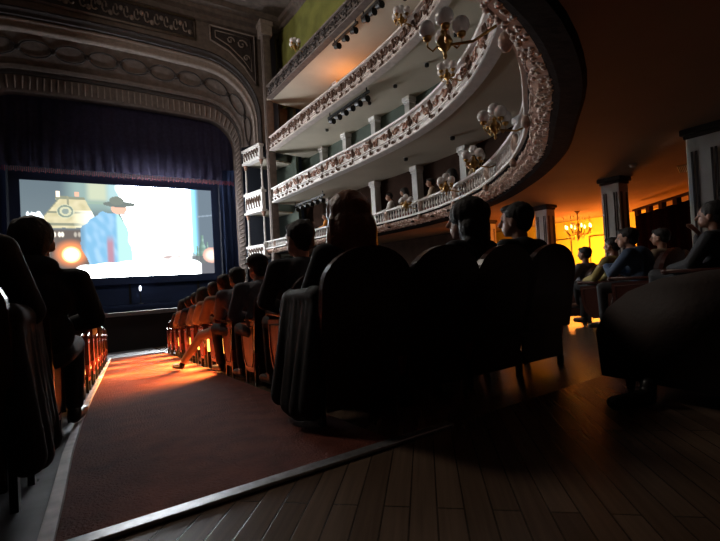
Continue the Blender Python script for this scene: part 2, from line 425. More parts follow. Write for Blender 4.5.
def at(s, o=0, z=0):
    s = max(0, min(CS[-1]-1e-5, s)); lo, hi = 0, len(CS)-1
    while hi-lo > 1:
        m = (lo+hi)//2
        if CS[m] <= s: lo = m
        else: hi = m
    t = (s-CS[lo])/(CS[hi]-CS[lo])
    p = CP[lo].lerp(CP[hi], t); n = CT[lo].lerp(CT[hi], t).normalized()
    return Vector((p.x+n.x*o, p.y+n.y*o, z))
def nrm(s):
    a = at(s, 0); b = at(s, 1); return (b-a)
def s_near(x, y):
    return min(range(len(CP)), key=lambda i: (CP[i]-Vector((x, y))).length) and CS[min(range(len(CP)), key=lambda i: (CP[i]-Vector((x, y))).length)]
SMAX = CS[-1]
def sweep(bm, prof, s0, s1, step=.3, closed=True):
    n = max(2, int((s1-s0)/step)); rings = []
    for i in range(n+1):
        s = s0+(s1-s0)*i/n
        rings.append([bm.verts.new(at(s, o, z)) for o, z in prof])
    m = len(prof)
    for a, b in zip(rings, rings[1:]):
        for k in range(m if closed else m-1): bm.faces.new((a[k], a[(k+1) % m], b[(k+1) % m], b[k]))
    if closed: bm.faces.new(rings[0][::-1]); bm.faces.new(rings[-1])
    return bm
assert (at(5, 1)-at(5, 0)).x > 0

def spiral(cs, ch, R, turns, a0, sgn, n=14):
    return [(cs+sgn*(R*(1-.85*i/n))*math.cos(a0+turns*2*pi*i/n), ch+(R*(1-.85*i/n))*math.sin(a0+turns*2*pi*i/n)) for i in range(n+1)]
def relief(bm, s0, s1, z0, z1, mod, r, o=0, leaf=True, seed=1, seg=5):
    """scroll ornament in relief: a repeat of S scrolls, leaves and a shield between heights z0 and z1"""
    rnd = random.Random(seed); s = s0; hgt = z1-z0; zc = (z0+z1)/2
    while s+mod <= s1:
        for sg in (1, -1):
            c = s+mod*.5
            pts = spiral(c+sg*mod*.27, zc, hgt*.36, 1.3, pi*.9, sg)
            tube(bm, [at(a, o, b) for a, b in pts], lambda t: r*(1.1-.6*t), seg)
            tube(bm, [at(c+sg*mod*(.27+.1*k), o, zc-hgt*.3+hgt*.6*math.sin(k*1.2)) for k in range(3)], lambda t: r*.8, seg)
            if leaf:
                for k in range(3):
                    ell(bm, at(c+sg*mod*rnd.uniform(.12, .46), o-.01, zc+rnd.uniform(-.4, .4)*hgt), (r*1.7, r*1.3, r*1.7), 6)
        s += mod

# first tier (balustrade)
T1 = empty('balcony', (8.9, 12, 1.65), 0, 'lowest curved balcony with white baluster railing and dark soffit sweeping overhead', 'balcony')
T1.location = (0, 0, 0)
zt = 2.5
obj('handrail', sweep(bmesh.new(), [(-.06, zt-.07), (-.07, zt-.02), (-.04, zt), (.14, zt), (.16, zt-.03), (.14, zt-.07)], .1, SMAX), M['fascia'], T1)
obj('base_moulding', sweep(bmesh.new(), [(-.05, 2.08), (-.08, 2.05), (-.07, 2.01), (.14, 2.0), (.16, 2.08)], .1, SMAX), M['fascia'], T1)
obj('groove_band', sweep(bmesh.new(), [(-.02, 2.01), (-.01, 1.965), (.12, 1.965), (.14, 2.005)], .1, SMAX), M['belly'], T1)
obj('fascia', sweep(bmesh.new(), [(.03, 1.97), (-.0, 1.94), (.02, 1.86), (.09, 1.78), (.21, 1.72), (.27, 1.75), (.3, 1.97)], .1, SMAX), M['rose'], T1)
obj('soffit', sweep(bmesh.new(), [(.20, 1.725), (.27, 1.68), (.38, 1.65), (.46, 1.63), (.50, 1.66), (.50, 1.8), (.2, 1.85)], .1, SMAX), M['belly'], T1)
bb = bmesh.new()
lathe(bb, [(.035, 0), (.035, .03), (.018, .05), (.024, .09), (.043, .15), (.036, .20), (.018, .27), (.028, .31), (.034, .34), (.034, .36)], 8)
bme = bpy.data.meshes.new('baluster'); bb.to_mesh(bme); bb.free(); bme.materials.append(M['fascia'])
for p in bme.polygons: p.use_smooth = True
sB = []
s = .3
while s < SMAX-.2: sB.append(s); s += .17
sB.sort(key=lambda q: (at(q)-Vector((0, 0, 0))).length if at(q).x > 3.2 else 99)
for q in sB[:100]:
    b = link_mesh('baluster', bme, None, T1); b.location = at(q, .05, 2.07)
bm = bmesh.new()
for q in sB[100:]:
    p = at(q, .05, 2.07)
    lathe(bm, [(.035, 0), (.035, .03), (.018, .05), (.043, .15), (.018, .27), (.034, .34), (.034, .36)], 6, Matrix.Translation(p))
o = obj('baluster_row', bm, M['fascia'], T1, True); o['kind'] = 'stuff'
# piers and leaf relief on the lower band
bm = bmesh.new(); rnd = random.Random(4)
q = .5
while q < SMAX-.6:
    for k in range(3):
        ell(bm, at(q+rnd.uniform(-.03, .03), .02+rnd.uniform(-.02, .02), 1.90+rnd.uniform(-.025, .04)), (.022, .018, .04), 6)
        u_ = rnd.uniform(0, 1); ell(bm, at(q+rnd.uniform(-.05, .05), .05+.16*u_, 1.81-.08*u_), (.028, .035, .026), 6)
    q += .075
obj('leaf_relief', bm, M['rose_light'], T1, True)
q = 1.2
while q < SMAX-1:
    bm = bmesh.new()
    for z, w, h in ((2.0, .10, .42),):
        prism(bm, [(-.06, 2.0), (.06, 2.0), (.06, 2.46), (-.06, 2.46)], -.04, .10, lambda a, b, h: at(q+a, h, b))
    ell(bm, at(q, -.05, 2.26), (.035, .03, .11), 8); ell(bm, at(q, -.06, 1.92), (.07, .06, .09), 8)
    obj('pedestal', bm, M['rose_light'], T1, True)
    q += 2.15

def tier(z0, z1, s0, s1, label, seed, mod=1.0, mf=None, mo=None, mr=None):
    T = empty('balcony', (0, 0, 0), 0, label, 'balcony')
    h = z1-z0; mf = mf or M['fascia']; mo = mo or M['gilt']
    obj('handrail', sweep(bmesh.new(), [(-.10, z1-.09), (-.12, z1-.03), (-.06, z1), (.14, z1), (.16, z1-.09)], s0, s1), mf, T)
    obj('fascia', sweep(bmesh.new(), [(.05, z1-.09), (.02, z1-.09), (.0, z0+h*.36), (-.06, z0+h*.33), (-.06, z0+h*.29), (.0, z0+h*.26), (.0, z0+h*.13), (-.10, z0+h*.09), (-.12, z0+.02), (-.08, z0), (.25, z0), (.2, z1-.09)], s0, s1), mf, T)
    bm = bmesh.new()
    relief(bm, s0+.1, s1-.1, z0+h*.40, z1-.11, mod, .034, -.02, True, seed)
    obj('scroll_relief', bm, mr or mo, T, True)
    q = s0+.1
    hz0, hz1 = z0+h*.40, z1-.11; zc = (hz0+hz1)/2; hg = hz1-hz0
    while q+mod <= s1-.1:
        bm = bmesh.new(); c = q+mod*.5
        ell(bm, at(c, -.04, zc), (.06, .05, hg*.5), 8); ell(bm, at(c, -.09, zc+hg*.15), (.04, .04, hg*.2), 6)
        for k in (-1, 1): ell(bm, at(c+k*.09, -.03, zc-hg*.1), (.05, .04, hg*.22), 6)
        ell(bm, at(c, -.06, hz0-.10), (.05, .04, .09), 6)
        obj('cartouche', bm, mo, T, True); q += mod
    bm = bmesh.new(); rr = random.Random(seed)
    q = s0+.2
    while q < s1-.2:
        if rr.random() < .85:
            tube(bm, [at(q+.28*t, -.01, z0+h*(.20+.05*math.sin(7*t))) for t in (0, .2, .4, .6, .8, 1)], lambda t: .045*math.sin(pi*(.15+.7*t)), 5)
            ell(bm, at(q+.14, -.03, z0+h*.2), (.06, .04, .07), 6)
        q += .5
    sweep(bm, [(-.02, z0+h*.385), (-.045, z0+h*.37), (-.02, z0+h*.36), (.01, z0+h*.37)], s0, s1, .4)
    obj('garland_relief', bm, mo, T, True)
    return T
S_T = 1.35   # tiers start here (y about 23.3)
s5 = s_near(4.4, 3.06)
tier(4.72, 5.62, S_T, s5+1, 'second balcony up, its white fascia covered with brown scrolls and garlands', 3, 1.3, mr=M['rose'])
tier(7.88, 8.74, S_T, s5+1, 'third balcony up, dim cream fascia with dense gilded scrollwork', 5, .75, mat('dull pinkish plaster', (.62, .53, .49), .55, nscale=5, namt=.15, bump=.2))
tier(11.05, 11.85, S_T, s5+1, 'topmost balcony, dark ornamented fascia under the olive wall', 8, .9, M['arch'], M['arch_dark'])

# deck slabs / ceilings / back walls
def slab(o0, o1, z, th, s0, s1, m, name='ceiling'):
    struct(name, sweep(bmesh.new(), [(o0, z), (o1, z), (o1, z+th), (o0, z+th)], s0, s1, .4), m)
slab(.47, 3.6, 1.66, .08, .1, SMAX, M['ceil'])
BW = 3.0
for z, m in ((4.80, M['decks']), (8.03, M['decks']), (11.2, M['decks'])):
    slab(.15, BW+.3, z, .12, S_T-.6, s5+1, m)
    # drop beam near the back wall
for z0, z1, m in ((1.74, 4.8, M['darkwall']), (4.92, 8.03, M['green']), (8.15, 11.2, M['green'])):
    struct('wall_right', sweep(bmesh.new(), [(BW, z0), (BW+.2, z0), (BW+.2, z1), (BW, z1)], .1, s5+1, .4), m)
struct('wall_right', sweep(bmesh.new(), [(1.7, 11.32), (1.9, 11.32), (1.9, 16.9), (1.7, 16.9)], .1, s5+1, .4), M['olive'])
# rest of the ground floor ceiling reaching the foyer wall
bm = bmesh.new()
n = 60; g0 = []; g1 = []
for i in range(n+1):
    s = .1+(SMAX-.1)*i/n; a = at(s, 3.58, 1.665); d = nrm(s)
    b = a+d*(6.5 if a.x > 0 else 4)
    b.x = min(b.x, 15.4)
    g0.append(bm.verts.new(a)); g1.append(bm.verts.new(b))
for i in range(n): bm.faces.new((g0[i], g0[i+1], g1[i+1], g1[i]))
struct('ceiling', bm, M['ceil'])
# ground floor walls
bm = bmesh.new(); box(bm, 15, 15.2, -6, 24.5, -3.2, 1.75); struct('wall_right', bm, M['orangewall'])
# the dark inner wall behind the stalls, far part
bm = bmesh.new()
sweep(bm, [(3.3, -3.2), (3.45, -3.2), (3.45, 1.66), (3.3, 1.66)], .1, s_near(8.9, 10.8), .4); struct('wall_right', bm, M['darkwall'])

# pilasters on the upper decks
pm = None
def pilaster(z0, z1, y, label, group):
    s = min((k*.05 for k in range(int(SMAX/.05))), key=lambda q: abs(at(q, BW-.1).y-y) + (0 if at(q).x > 6 else 50))
    bm = bmesh.new(); a = at(s, BW-.02)
    nrmv = nrm(s); ang = math.atan2(nrmv.y, nrmv.x)
    t = empty('pilaster', (a.x, a.y, z0), ang, label, 'pilaster', group)
    h = z1-z0
    bm = bmesh.new(); box(bm, -.38, 0, -.17, .17, .12, h-.2, bev=.01); obj('shaft', bm, M['column'], t)
    bm = bmesh.new(); box(bm, -.46, 0, -.24, .24, h-.2, h-.003, bev=.02); box(bm, -.42, 0, -.2, .2, h-.3, h-.2, bev=.02); obj('capital', bm, M['fascia'], t)
    bm = bmesh.new(); box(bm, -.42, 0, -.2, .2, .003, .12, bev=.01); obj('plinth', bm, M['fascia'], t)
    return t
for y in (21.5, 17.1, 14, 11, 8):
    pilaster(1.745, 4.795, y, 'pale square pilaster against the dark back wall of the lowest balcony', 'pilasters of the lowest balcony')
for y in (22, 19.4, 16.8, 14.2, 11.6, 9):
    pilaster(4.925, 8.025, y, 'slim cream pilaster on the green back wall of the second balcony', 'pilasters of the second balcony')
for y in (20, 15, 10):
    pilaster(8.155, 11.195, y, 'cream pilaster in the shade at the back of the third balcony', 'pilasters of the third balcony')
# partitions between boxes of second tier : low dark door recess
for k, y in enumerate((20.6, 18, 15.4, 12.8, 10.2)):
    s = min((q*.05 for q in range(int(SMAX/.05))), key=lambda q: abs(at(q, BW-.1).y-y) + (0 if at(q).x > 6 else 50))
    a = at(s, BW-.003); v = nrm(s)
    t = empty('box_door', (a.x, a.y, 4.923), math.atan2(v.y, v.x), 'dark panelled door at the back of the second balcony', 'door', 'doors of the second balcony')
    bm = bmesh.new(); box(bm, -.06, 0, -.5, .5, 0, 2.3); obj('door_frame', bm, M['green'], t)
    bm = bmesh.new(); box(bm, -.09, -.06, -.4, .4, 0, 2.2, bev=.01); obj('door_leaf', bm, M['darkwall'], t)

# ------------------------------------------------------------ stage house, proscenium
CX = .42
def arch_path(k, y, n=10, zb=None):
    if zb is None: zb = -1.0 if k < .29 else 8.95
    hw = 6.5+1.25*k; top = 10.75+3.35*k; R = 1.9+1.6*k
    pts = []
    for sgn in (-1,):
        pts.append((CX-hw, y, zb)); pts.append((CX-hw, y, (zb+top-R)/2)); pts.append((CX-hw, y, top-R))
        for i in range(1, n+1):
            a = pi-(pi/2)*i/n; pts.append((CX-hw+R+R*math.cos(a), y, top-R+R*math.sin(a)))
    m = 10
    for i in range(1, m):
        pts.append((CX-hw+R+(2*hw-2*R)*i/m, y, top+.12*math.sin(pi*i/m)))
    for i in range(n+1):
        a = pi/2-(pi/2)*i/n; pts.append((CX+hw-R+R*math.cos(a), y, top-R+R*math.sin(a)))
    pts.append((CX+hw, y, (zb+top-R)/2)); pts.append((CX+hw, y, zb))
    return [Vector(p) for p in pts]
def loft(bm, paths, closed=False):
    rows = [[bm.verts.new(p) for p in P] for P in paths]
    pr = list(zip(rows, rows[1:]))
    if closed: pr.append((rows[-1], rows[0]))
    for a, b in pr:
        for i in range(len(a)-1): bm.faces.new((a[i], a[i+1], b[i+1], b[i]))
    return bm
PR = empty('proscenium_arch', (0, 0, 0), 0, 'great moulded proscenium arch framing the stage, ribbed inner band and looped ornament', 'arch')
YI, YO = 27.0, 25.0
def yy(k): return YI+(YO-YI)*k
obj('fluted_band', loft(bmesh.new(), [arch_path(0, 27.5), arch_path(0, 27.0), arch_path(.02, 26.93), arch_path(.22, 26.65), arch_path(.24, 26.75)]), M['arch'], PR, False)
bm = bmesh.new()
loft(bm, [arch_path(.22, 26.75), arch_path(.24, 26.6), arch_path(.28, 26.55), arch_path(.30, 26.65)])
obj('inner_moulding', bm, M['arch_dark'], PR)
bm = bmesh.new(); loft(bm, [arch_path(.29, 26.7), arch_path(.30, 26.45), arch_path(.35, 26.35), arch_path(.37, 26.45), arch_path(.74, 25.65)]); obj('soffit_band', bm, M['arch'], PR)
obj('light_moulding', loft(bmesh.new(), [arch_path(.74, 25.7), arch_path(.75, 25.45), arch_path(.79, 25.35), arch_path(.83, 25.45), arch_path(.86, 25.28), arch_path(.89, 25.2), arch_path(.91, 25.3)]), M['arch_light'], PR, True)
obj('outer_moulding', loft(bmesh.new(), [arch_path(.90, 25.35), arch_path(.92, 25.1), arch_path(.97, 25.05), arch_path(1.0, 24.95), arch_path(1.03, 25.0), arch_path(1.03, 25.3)]), M['arch_dark'], PR)
# flutes and loops follow the arch
def path_sample(P, step):
    out = []; acc = 0; nxt = 0
    for a, b in zip(P, P[1:]):
        L = (b-a).length
        while nxt <= acc+L:
            out.append((a+(b-a)*((nxt-acc)/L), (b-a).normalized())); nxt += step
        acc += L
    return out
A0 = arch_path(.03, 26.9); A1 = arch_path(.21, 26.64)
def lerp_paths(k): return [a.lerp(b, k) for a, b in zip(A0, A1)]
bm = bmesh.new()
def on_path(P, u):
    n = len(P)-1; x = u*n; i = min(int(x), n-1); return P[i].lerp(P[i+1], x-i)
for seg in range(len(A0)-1):
    L = (A0[seg+1]-A0[seg]).length; cnt = max(1, round(L/.30))
    for j in range(cnt):
        t = (j+.5)/cnt; a = A0[seg].lerp(A0[seg+1], t); b = A1[seg].lerp(A1[seg+1], t); o = Vector((0, -.03, 0))
        capsule(bm, a+o+(b-a)*.08, b+o-(b-a)*.08, .045, .045, 6)
obj('flute_ribs', bm, M['arch_light'], PR, True)
bm = bmesh.new(); B0 = arch_path(.42, 26.3); B1 = arch_path(.70, 25.7)
cum = [0]
for a, b in zip(B0, B0[1:]): cum.append(cum[-1]+(b-a).length)
def bpt(s, k):
    s = max(0, min(cum[-1]-1e-4, s)); i = max(j for j in range(len(cum)) if cum[j] <= s); i = min(i, len(B0)-2)
    t = (s-cum[i])/(cum[i+1]-cum[i]); a = B0[i].lerp(B0[i+1], t); b = B1[i].lerp(B1[i+1], t); return a.lerp(b, k)+Vector((0, -.05, 0))
s = .9
while s < cum[-1]-.8:
    tube(bm, [bpt(s+.68*math.cos(2*pi*i/20), .5+.36*math.sin(2*pi*i/20)) for i in range(21)], .045, 5)
    ell(bm, bpt(s+.75, .5), (.14, .08, .16), 6)
    s += 1.5
obj('loop_ornament', bm, M['arch_dark'], PR, True)

# wall above the arch with frieze panels
bm = bmesh.new()
oc = arch_path(1.02, 25.05); zc = 16.2
top = [Vector((CX-9.6+19.2*i/(len(oc)-1), 25.05, zc)) for i in range(len(oc))]
# outline: side edges follow
top = []
for p in oc:
    if p.z < 10.6: top.append(Vector((CX-9.6 if p.x < CX else CX+9.6, 25.05, p.z)))
    else: top.append(Vector((CX+(p.x-CX)*1.25 if abs(p.x-CX) > 5 else p.x, 25.05, zc)))
loft(bm, [oc, top]); struct('wall_front', bm, M['arch'])
def frame(bm, pts, r, y):
    P = [Vector((x, y, z)) for x, z in pts]; tube(bm, P+[P[0]], r, 5)
t = empty('frieze_panel', (0, 0, 0), 0, 'long dark frieze panel with leaf ornament above the arch, centre of the wall', 'wall panel')
bm = bmesh.new(); box(bm, -4, 4.3, 24.96, 25.045, 14.75, 15.75); obj('panel_field', bm, M['arch_dark'], t)
bm = bmesh.new(); frame(bm, [(-4.1, 14.65), (4.4, 14.65), (4.4, 15.85), (-4.1, 15.85)], .07, 24.95)
for i in range(16):
    x = -3.6+.5*i; tube(bm, [(x+.2*math.cos(a)*(.3+.1*a), 24.93, 15.25+.3*math.sin(a)) for a in [k*.7 for k in range(9)]], .045, 5)
    ell(bm, (x+.25, 24.93, 15.2+.2*(-1)**i), (.13, .05, .16), 6)
obj('panel_relief', bm, M['arch_light'], t, True)
for sgn in (1, -1):
    t = empty('spandrel_panel', (0, 0, 0), 0, 'dark triangular spandrel panel with scrolls at the %s corner of the arch' % ('right' if sgn > 0 else 'left'), 'wall panel')
    def X(x): return CX+sgn*(x-CX)
    tri = [(X(5.3), 15.75), (X(8.0), 15.75), (X(8.0), 12.6), (X(7.3), 13.6), (X(6.4), 14.4), (X(5.3), 14.85)]
    bm = bmesh.new(); prism(bm, tri, 24.97, 25.045, lambda a, b, h: Vector((a, h, b))); obj('panel_field', bm, M['arch_dark'], t)
    bm = bmesh.new(); frame(bm, tri, .06, 24.94)
    frame(bm, [(X(5.6), 15.5), (X(7.75), 15.5), (X(7.75), 13.4), (X(7.2), 14.1), (X(6.4), 14.75), (X(5.6), 15.1)], .035, 24.93)
    for (cx, cz, R) in ((7.2, 15.0, .35), (6.5, 15.1, .25), (7.45, 14.2, .22)):
        tube(bm, [(X(cx+(R*(1-.08*k))*math.cos(k*.7)), 24.92, cz+(R*(1-.08*k))*math.sin(k*.7)) for k in range(12)], .05, 5)
    obj('panel_relief', bm, M['arch_light'], t, True)
# cornice along the front and along the right wall, main ceiling
def cornice(pts, name, m):
    bm = bmesh.new()
    prof = [(0, 15.9), (.15, 15.95), (.2, 16.2), (.5, 16.3), (.55, 16.5), (.9, 16.6), (.95, 16.9), (0, 16.9)]
    rows = []
    for (p, q) in pts:  # p base point, q direction into the hall
        rows.append([bm.verts.new((p[0]+q[0]*a, p[1]+q[1]*a, z)) for a, z in prof])
    for a, b in zip(rows, rows[1:]):
        for i in range(len(prof)-1): bm.faces.new((a[i], a[i+1], b[i+1], b[i]))
    return struct(name, bm, m)
cornice([((-10, 25), (0, -1)), ((9.9, 25), (-.3, -1))], 'trim_1', M['arch'])
struct('trim_2', sweep(bmesh.new(), [(1.70, 16.35), (1.60, 16.4), (1.55, 16.6), (1.35, 16.65), (1.3, 16.88), (1.70, 16.88)], .1, s5+1, .4), M['arch'])
bm = bmesh.new(); box(bm, -11, 13, 3, 26, 16.9, 17.1); struct('ceiling', bm, M['arch'])
t = empty('ceiling_moulding', (0, 0, 0), 0, 'nested rectangular plaster moulding on the high dark ceiling by the arch', 'moulding')
for i, (d, r, m) in enumerate(((0, .16, 'arch_light'), (.7, .08, 'arch_dark'), (1.3, .12, 'arch'), (2.2, .10, 'arch_light'))):
    bm = bmesh.new(); P = [(-8+d, 23.2-d, 16.85), (7.0-d, 23.2-d, 16.85), (7.6-d, 15, 16.85), (7.4-d, 9+d, 16.85), (-8+d, 9+d, 16.85)]
    tube(bm, P+[P[0]], r, 6); obj('moulding_frame', bm, M[m], t)
bm = bmesh.new()
for i in range(12):
    x = -6.5+i*1.15; ell(bm, (x, 22.9, 16.8), (.3, .18, .12), 8)
obj('rosette_row', bm, M['arch_dark'], t, True)

# big square column right of the arch
def col_piece(bm, x, y, z0, z1, w): box(bm, x-w/2, x+w/2, y-w/2, y+w/2, z0, z1, bev=.02)
t = empty('corner_column', (8.42, 24.05, -2.9), 0, 'tall dark square column between the stage boxes and the curved balconies', 'column')
for nm, z0, z1, w, m in (('base', 0, 1.2, .62, 'arch_dark'), ('shaft', 1.2, 18.2, .46, 'arch'), ('capital', 18.2, 19.1, .72, 'arch_light')):
    bm = bmesh.new(); col_piece(bm, 0, 0, z0, z1, w)
    if nm == 'shaft':
        box(bm, -.26, -.225, -.13, .13, 1.6, 17.8)
        box(bm, -.13, .13, -.26, -.225, 1.6, 17.8)
    if nm == 'capital': box(bm, -.42, .42, -.42, .42, .62+18.2, .9+18.2, bev=.03)
    obj(nm, bm, M[m], t)
# stage boxes and thin colonettes between column and arch
bxL = Vector((7.45, 26.5)); bxR = Vector((7.95, 24.5))
def bx(u, o, z):
    p = bxL.lerp(bxR, u); d = (bxR-bxL).normalized(); n = Vector((d.y, -d.x)); return Vector((p.x+n.x*o, p.y+n.y*o, z))
# n should face the hall (-x)
sgn_n = -1 if bx(.5, 1, 0).x > bx(.5, 0, 0).x else 1
for z0, z1, lab in ((1.55, 2.3, 'lowest'), (4.45, 5.75, 'middle'), (7.75, 8.65, 'upper')):
    t = empty('stage_box', (0, 0, 0), 0, '%s white stage box front with carved relief beside the arch' % lab, 'theatre box')
    bm = bmesh.new()
    prism(bm, [(0, z0), (1, z0), (1, z1), (0, z1)], -.12*sgn_n, .12*sgn_n, lambda a, b, h: bx(a, h, b)); obj('box_front', bm, M['fascia'], t)
    bm = bmesh.new()
    prism(bm, [(-.03, z1-.1), (1.03, z1-.1), (1.03, z1+.04), (-.03, z1+.04)], -.18*sgn_n, .2*sgn_n, lambda a, b, h: bx(a, h, b))
    prism(bm, [(-.03, z0-.04), (1.03, z0-.04), (1.03, z0+.1), (-.03, z0+.1)], -.18*sgn_n, .2*sgn_n, lambda a, b, h: bx(a, h, b)); obj('rail', bm, M['fascia'], t)
    bm = bmesh.new()
    for k in range(6):
        u = .12+.15*k; zc2 = (z0+z1)/2
        tube(bm, [bx(u+.05*math.cos(a), .15*sgn_n, zc2+(z1-z0)*.28*math.sin(a)) for a in [j*.8 for j in range(7)]], .04, 5)
    obj('carved_relief', bm, M['gilt'], t, True)
    bm = bmesh.new(); prism(bm, [(0, z0-.02), (1, z0-.02), (1, z0+.06), (0, z0+.06)], -2.2*sgn_n, 0, lambda a, b, h: bx(a, h, b)); obj('box_floor', bm, M['decks'], t)
bm = bmesh.new(); prism(bm, [(-.1, -2.9), (1.3, -2.9), (1.3, 15.9), (-.1, 15.9)], -2.4*sgn_n, -2.2*sgn_n, lambda a, b, h: bx(a, h, b)); struct('wall_right', bm, M['green'])
for z0, z1, nm in ((2.34, 4.4, 'lowest'), (5.79, 7.7, 'middle')):
    for u, side in ((.03, 'near the arch'), (.97, 'near the big column')):
        p = bx(u, .0, z0); t = empty('colonette', p, 0, 'slender white colonette on the %s stage box, %s' % (nm, side), 'colonette')
        h = z1-z0
        bm = bmesh.new(); lathe(bm, [(.11, 0.002), (.11, .1), (.06, .16), (.055, h*.5), (.05, h-.3)], 10); obj('shaft', bm, M['fascia'], t, True)
        bm = bmesh.new(); lathe(bm, [(.05, h-.3), (.09, h-.25), (.07, h-.2), (.14, h-.06), (.15, h-.002)], 10); obj('capital', bm, M['rose'], t, True)
# upper arch-side wall from box up
bm = bmesh.new(); prism(bm, [(-.25, 8.7), (1.25, 8.7), (1.25, 15.9), (-.25, 15.9)], -1.2*sgn_n, -1.1*sgn_n, lambda a, b, h: bx(a, h, b)); struct('wall_right', bm, M['arch_dark'])

# stage
bm = bmesh.new(); box(bm, -9, 12, 18.5, 31, -1.1, -.93); struct('floor', bm, M['stagefloor'])
bm = bmesh.new(); box(bm, -9, 12, 18.55, 18.7, -3.2, -1.1); struct('wall_front', bm, M['stagewall'])
bm = bmesh.new(); box(bm, -9, 10.5, 18.44, 18.55, -1.08, -.91, bev=.02)
tag(obj('stage_edge', bm, mat('worn stage nosing', (.16, .16, .18), .4)), 'long greyish nosing along the front edge of the stage', 'stage edge')
for k, x in enumerate((-2.6, 3.4)):
    bm = bmesh.new(); box(bm, x-.9, x+.9, 18.50, 18.548, -2.2, -1.2, bev=.01)
    tag(obj('access_hatch', bm, M['arch_dark']), 'dark brown hatch in the front wall of the stage, %s' % ('left one' if k == 0 else 'right one'), 'hatch')
bm = bmesh.new(); box(bm, -12, 13, 31, 31.2, -1, 16); struct('wall_back', bm, M['stageblack'])
# curtain valance (folded) and side leg
def folds(x0, x1, y, z0, z1, amp, wl, nx, bot=0, dy=0):
    bm = bmesh.new(); g = []
    for i in range(nx+1):
        x = x0+(x1-x0)*i/nx; yo = y+dy*(i/nx)+amp*math.sin(2*pi*x/wl)+amp*.4*math.sin(2*pi*x/wl*2.3+1)
        g.append([bm.verts.new((x, yo, z0+bot*math.sin(2*pi*x/wl*.5))), bm.verts.new((x, yo*.5+y*.5, (z0+z1)/2)), bm.verts.new((x, y+dy*(i/nx), z1))])
    for a, b in zip(g, g[1:]):
        for k in range(2): bm.faces.new((a[k], b[k], b[k+1], a[k+1]))
    r = bmesh.ops.solidify(bm, geom=bm.faces[:], thickness=.04)
    return bm
tag(obj('stage_valance', folds(-7, 7.6, 27.55, 6.9, 11.6, .05, .62, 240, .0), M['curtain'], None, True), 'deep midnight blue folded valance hanging above the screen', 'curtain')
bm = bmesh.new()
for i in range(150):
    x = -6.4+i*.09
    capsule(bm, (x, 27.38, 6.84+.03*math.sin(i*1.7)), (x, 27.38, 6.62+.05*math.sin(i*2.3)), .014, .022, 5)
o = obj('valance_fringe', bm, mat('magenta fringe', (.35, .06, .09), .6), None, True)
tag(o, 'thin reddish fringe along the bottom of the dark valance', 'fringe')
tag(obj('stage_curtain', folds(5.95, 7.7, 27.6, -.93, 7.6, .09, .35, 60, 0, -.5), M['mask'], None, True), 'side curtain right of the screen, blue screen glow in its colour', 'curtain')
tag(obj('stage_curtain', folds(-7.2, -4.95, 27.1, -.93, 7.6, .09, .35, 60, 0, .5), M['mask'], None, True), 'side curtain left of the screen, blue screen glow in its colour', 'curtain')

